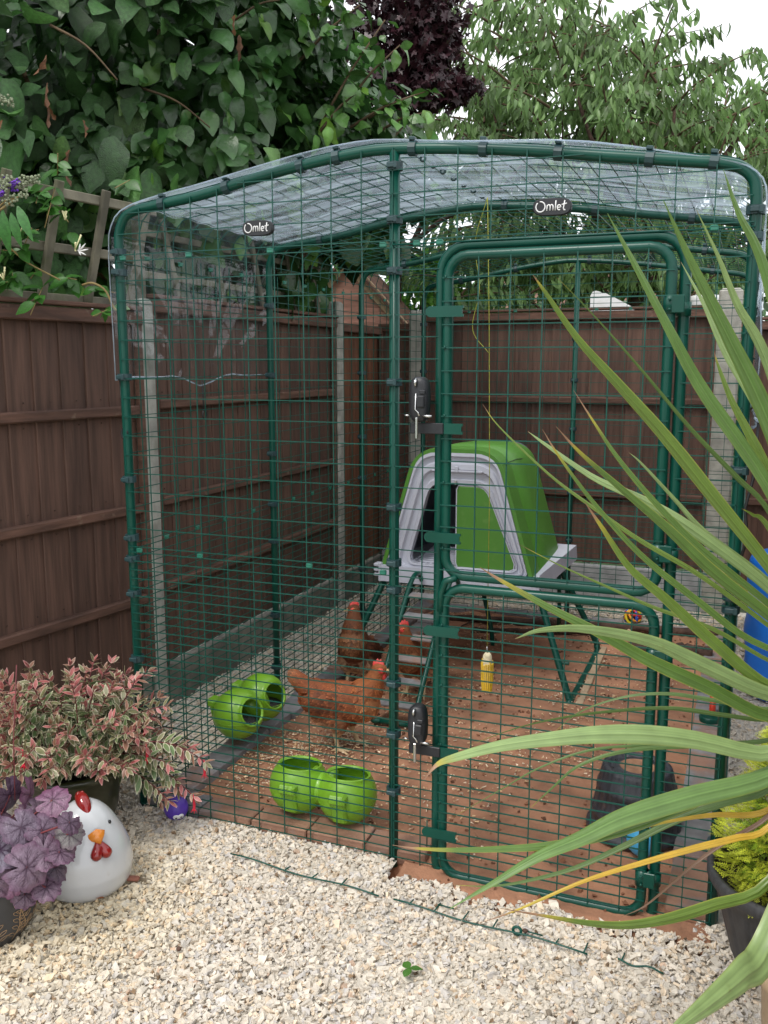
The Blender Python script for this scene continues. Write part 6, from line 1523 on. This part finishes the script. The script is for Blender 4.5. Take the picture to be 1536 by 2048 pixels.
# ==================================================================== BUILDINGS AND CHAIR BEYOND THE FENCES
sh = thing('garden_shed', 'pinkish-brown wooden shed gable showing over the back left corner', 'shed', (-1.2, 4.7, 0))
ax_, az, ex_, ez = -1.20, 2.40, .40, 1.94
for i in range(22):
    z0 = .1+i*.108; z1 = z0+.122
    hw = .44 if z1 < ez else max(0, .44*(az-z1+.085)/(az-ez)); 
    if hw < .03: continue
    g = MB(); g.box((ax_, 4.60, (z0+z1)/2), (2*hw, .018, z1-z0), rot=Matrix.Rotation(R(4), 3, 'X'), ch=.003); g.build('board', SHEDW, sh)
for s_ in (-1, 1):
    p, q = Vector((ax_, 4.565, az+.05)), Vector((ax_+s_*.52, 4.565, ez-.04)); d = (q-p).normalized(); g = MB()
    g.box((p+q)/2, ((q-p).length, .022, .085), rot=Matrix.Rotation(math.atan2(-d.z, d.x), 3, 'Y'), ch=.004); g.build('barge_board', BARGE, sh)
    g = MB(); pr_ = [(ax_, az+.09), (ax_+s_*.55, ez-.02), (ax_+s_*.55, ez-.05), (ax_, az+.06)]; V = [(a, 4.52, b) for a, b in pr_]+[(a, 5.0, b) for a, b in pr_]
    g.add(V, [(0, 1, 2, 3), (7, 6, 5, 4), (0, 4, 5, 1), (1, 5, 6, 2), (2, 6, 7, 3), (3, 7, 4, 0)]); g.build('roof', TILE, sh)
hs_ = thing('brick_house', 'distant red brick house glimpsed between the leaves', 'house', (-.2, 16, 0))
g = MB(); g.box((-.3, 16, 1.3), (4.4, 3, 2.7)); g.build('wall', BRICK, hs_)
g = MB(); V = [(-2.6, 14.3, 2.6), (2.0, 14.3, 2.6), (2.0, 17.7, 2.6), (-2.6, 17.7, 2.6), (-2.6, 16, 3.6), (2.0, 16, 3.6)]; g.add(V, [(0, 1, 5, 4), (2, 3, 4, 5), (0, 4, 3), (1, 2, 5), (3, 2, 1, 0)]); g.build('roof', TILE, hs_)
GLASSD = mat('window_glass', (.03, .035, .04), .1, .1, 5)
for x in (-1.6, .6):
    g = MB(); g.box((x, 14.48, 1.6), (.9, .06, .9), ch=.01); wf = g.build('window', PAINTW, hs_); g = MB(); g.box((x, 14.445, 1.6), (.78, .012, .78)); g.build('pane', GLASSD, wf)
wc = thing('white_chair', 'white plastic garden chair showing above the back fence', 'chair', (1.0, 4.5, 0))
g = MB(); V = []
def slab(pts, y0, y1, m_, name):
    g = MB(); n_ = len(pts); g.add([(a, y0, b) for a, b in pts]+[(a, y1, b) for a, b in pts], [tuple(range(n_)), tuple(range(n_, 2*n_))[::-1]]+[(i, n_+i, n_+(i+1) % n_, (i+1) % n_) for i in range(n_)]); return g.build(name, m_, wc)
slab([(.875, 1.5), (.945, 1.5), (.95, 2.09), (.935, 2.118), (.91, 2.125), (.885, 2.118), (.87, 2.09)], 4.3, 4.75, PAINTW, 'backrest')
slab([(.95, 1.96), (.95, 2.11), (.98, 2.105), (1.12, 2.03), (1.14, 2.0), (1.12, 1.95)], 4.3, 4.35, PAINTW, 'armrest'); slab([(.95, 1.96), (.95, 2.11), (.98, 2.105), (1.12, 2.03), (1.14, 2.0), (1.12, 1.95)], 4.70, 4.75, PAINTW, 'armrest')
slab([(.93, 1.62), (1.40, 1.66), (1.40, 1.70), (.93, 1.66)], 4.3, 4.75, PAINTW, 'seat')
for a, b in ((.92, 4.33), (.92, 4.72), (1.36, 4.33), (1.36, 4.72)): g = MB(); g.tube([(a, b, -.05), (a, b, 1.64)], .02, 8); g.build('leg', PAINTW, wc)
wt = thing('white_tub', 'white plastic tub rim showing over the right end of the back fence', 'tub', (1.66, 4.6, 0))
g = MB(); g.lathe([(.05, 0), (.055, 1.9), (.10, 1.95), (.11, 2.06), (.115, 2.085), (.10, 2.09), (.09, 2.0)], (1.66, 4.6, 0), 24, 0); g.build('tub_wall', PAINTW, wt)

# ==================================================================== SMALL THINGS ON THE GRAVEL
def ground_leaf(x, y, dd, L_, m_, label, tintc, nlobes=3):
    p = survey(x, y, dd); t = thing('fallen_leaf', label, 'leaf', (p.x, p.y, .02))
    pos = np.array([[p.x, p.y, .026]]*nlobes); an_ = np.linspace(0, 2*math.pi, nlobes+1)[:-1]+.4
    foliage(t, 'lobe', [leaf_shape([.05, .3, .36, .28, .05], .1, .15, .1, 9)], m_, pos, np.c_[np.cos(an_), np.sin(an_), np.zeros(nlobes)], np.c_[rng.normal(size=(nlobes, 2))*.15, np.ones(nlobes)], np.full(nlobes, L_), np.ones((nlobes, 3))*np.array([tintc]), nlobes)
ground_leaf(820, 1955, 2.167, .034, HONEY, 'small green clover leaf lying on the gravel', (1.6, 1.2, 1.4))
ground_leaf(190, 1815, 2.49, .03, DRYL, 'curled brown dry leaf in front of the ceramic chicken', (1.6, 1.2, .6), 2)
for (x, y, dd, lab) in ((358, 1910, 2.26, 'small black pebble on the pale gravel, left of centre'), (1050, 1872, 2.34, 'dark brown pebble beside the skirt wire')):
    p = survey(x, y, dd); g = MB(); g.ball((p.x, p.y, .018), (.008, .007, .006), None, 8, 6); tag(g.build('dark_pebble', BARK), lab, 'pebble')
p = survey(265, 1735, 2.6); g = MB(); g.box((p.x, p.y, .02), (.04, .022, .014), rot=Matrix.Rotation(.3, 3, 'Z'), ch=.005); tag(g.build('brick_shard', BRICK), 'reddish shard of brick on the gravel right of the ceramic chicken', 'shard')
# bits of bark, dead leaf and dust among the chips
n = 420; q = np.c_[rng.uniform(-.3, 2.3, n), rng.uniform(-1.2, -.06, n)]
pebbles('gravel_debris', q, rng.uniform(.0025, .006, n), rng.uniform(.004, .012, n), np.array([[.42, .30, .20]])*rng.uniform(.35, 1.2, (n, 1)), gravel)
for k in range(46):
    x, y = random.uniform(-.1, 2.2), random.uniform(-1.1, -.08); a_ = random.uniform(0, 3.1); l = random.uniform(.008, .022)
    g = MB(); g.tube([(x, y, .014), (x+l*math.cos(a_)*.5, y+l*math.sin(a_)*.5, .016), (x+l*math.cos(a_), y+l*math.sin(a_), .013)], [.0012, .0016, .0008], 5)
    o = g.build('twig_scrap', random.choice([TWIG, BARGE, BARK]), gravel)
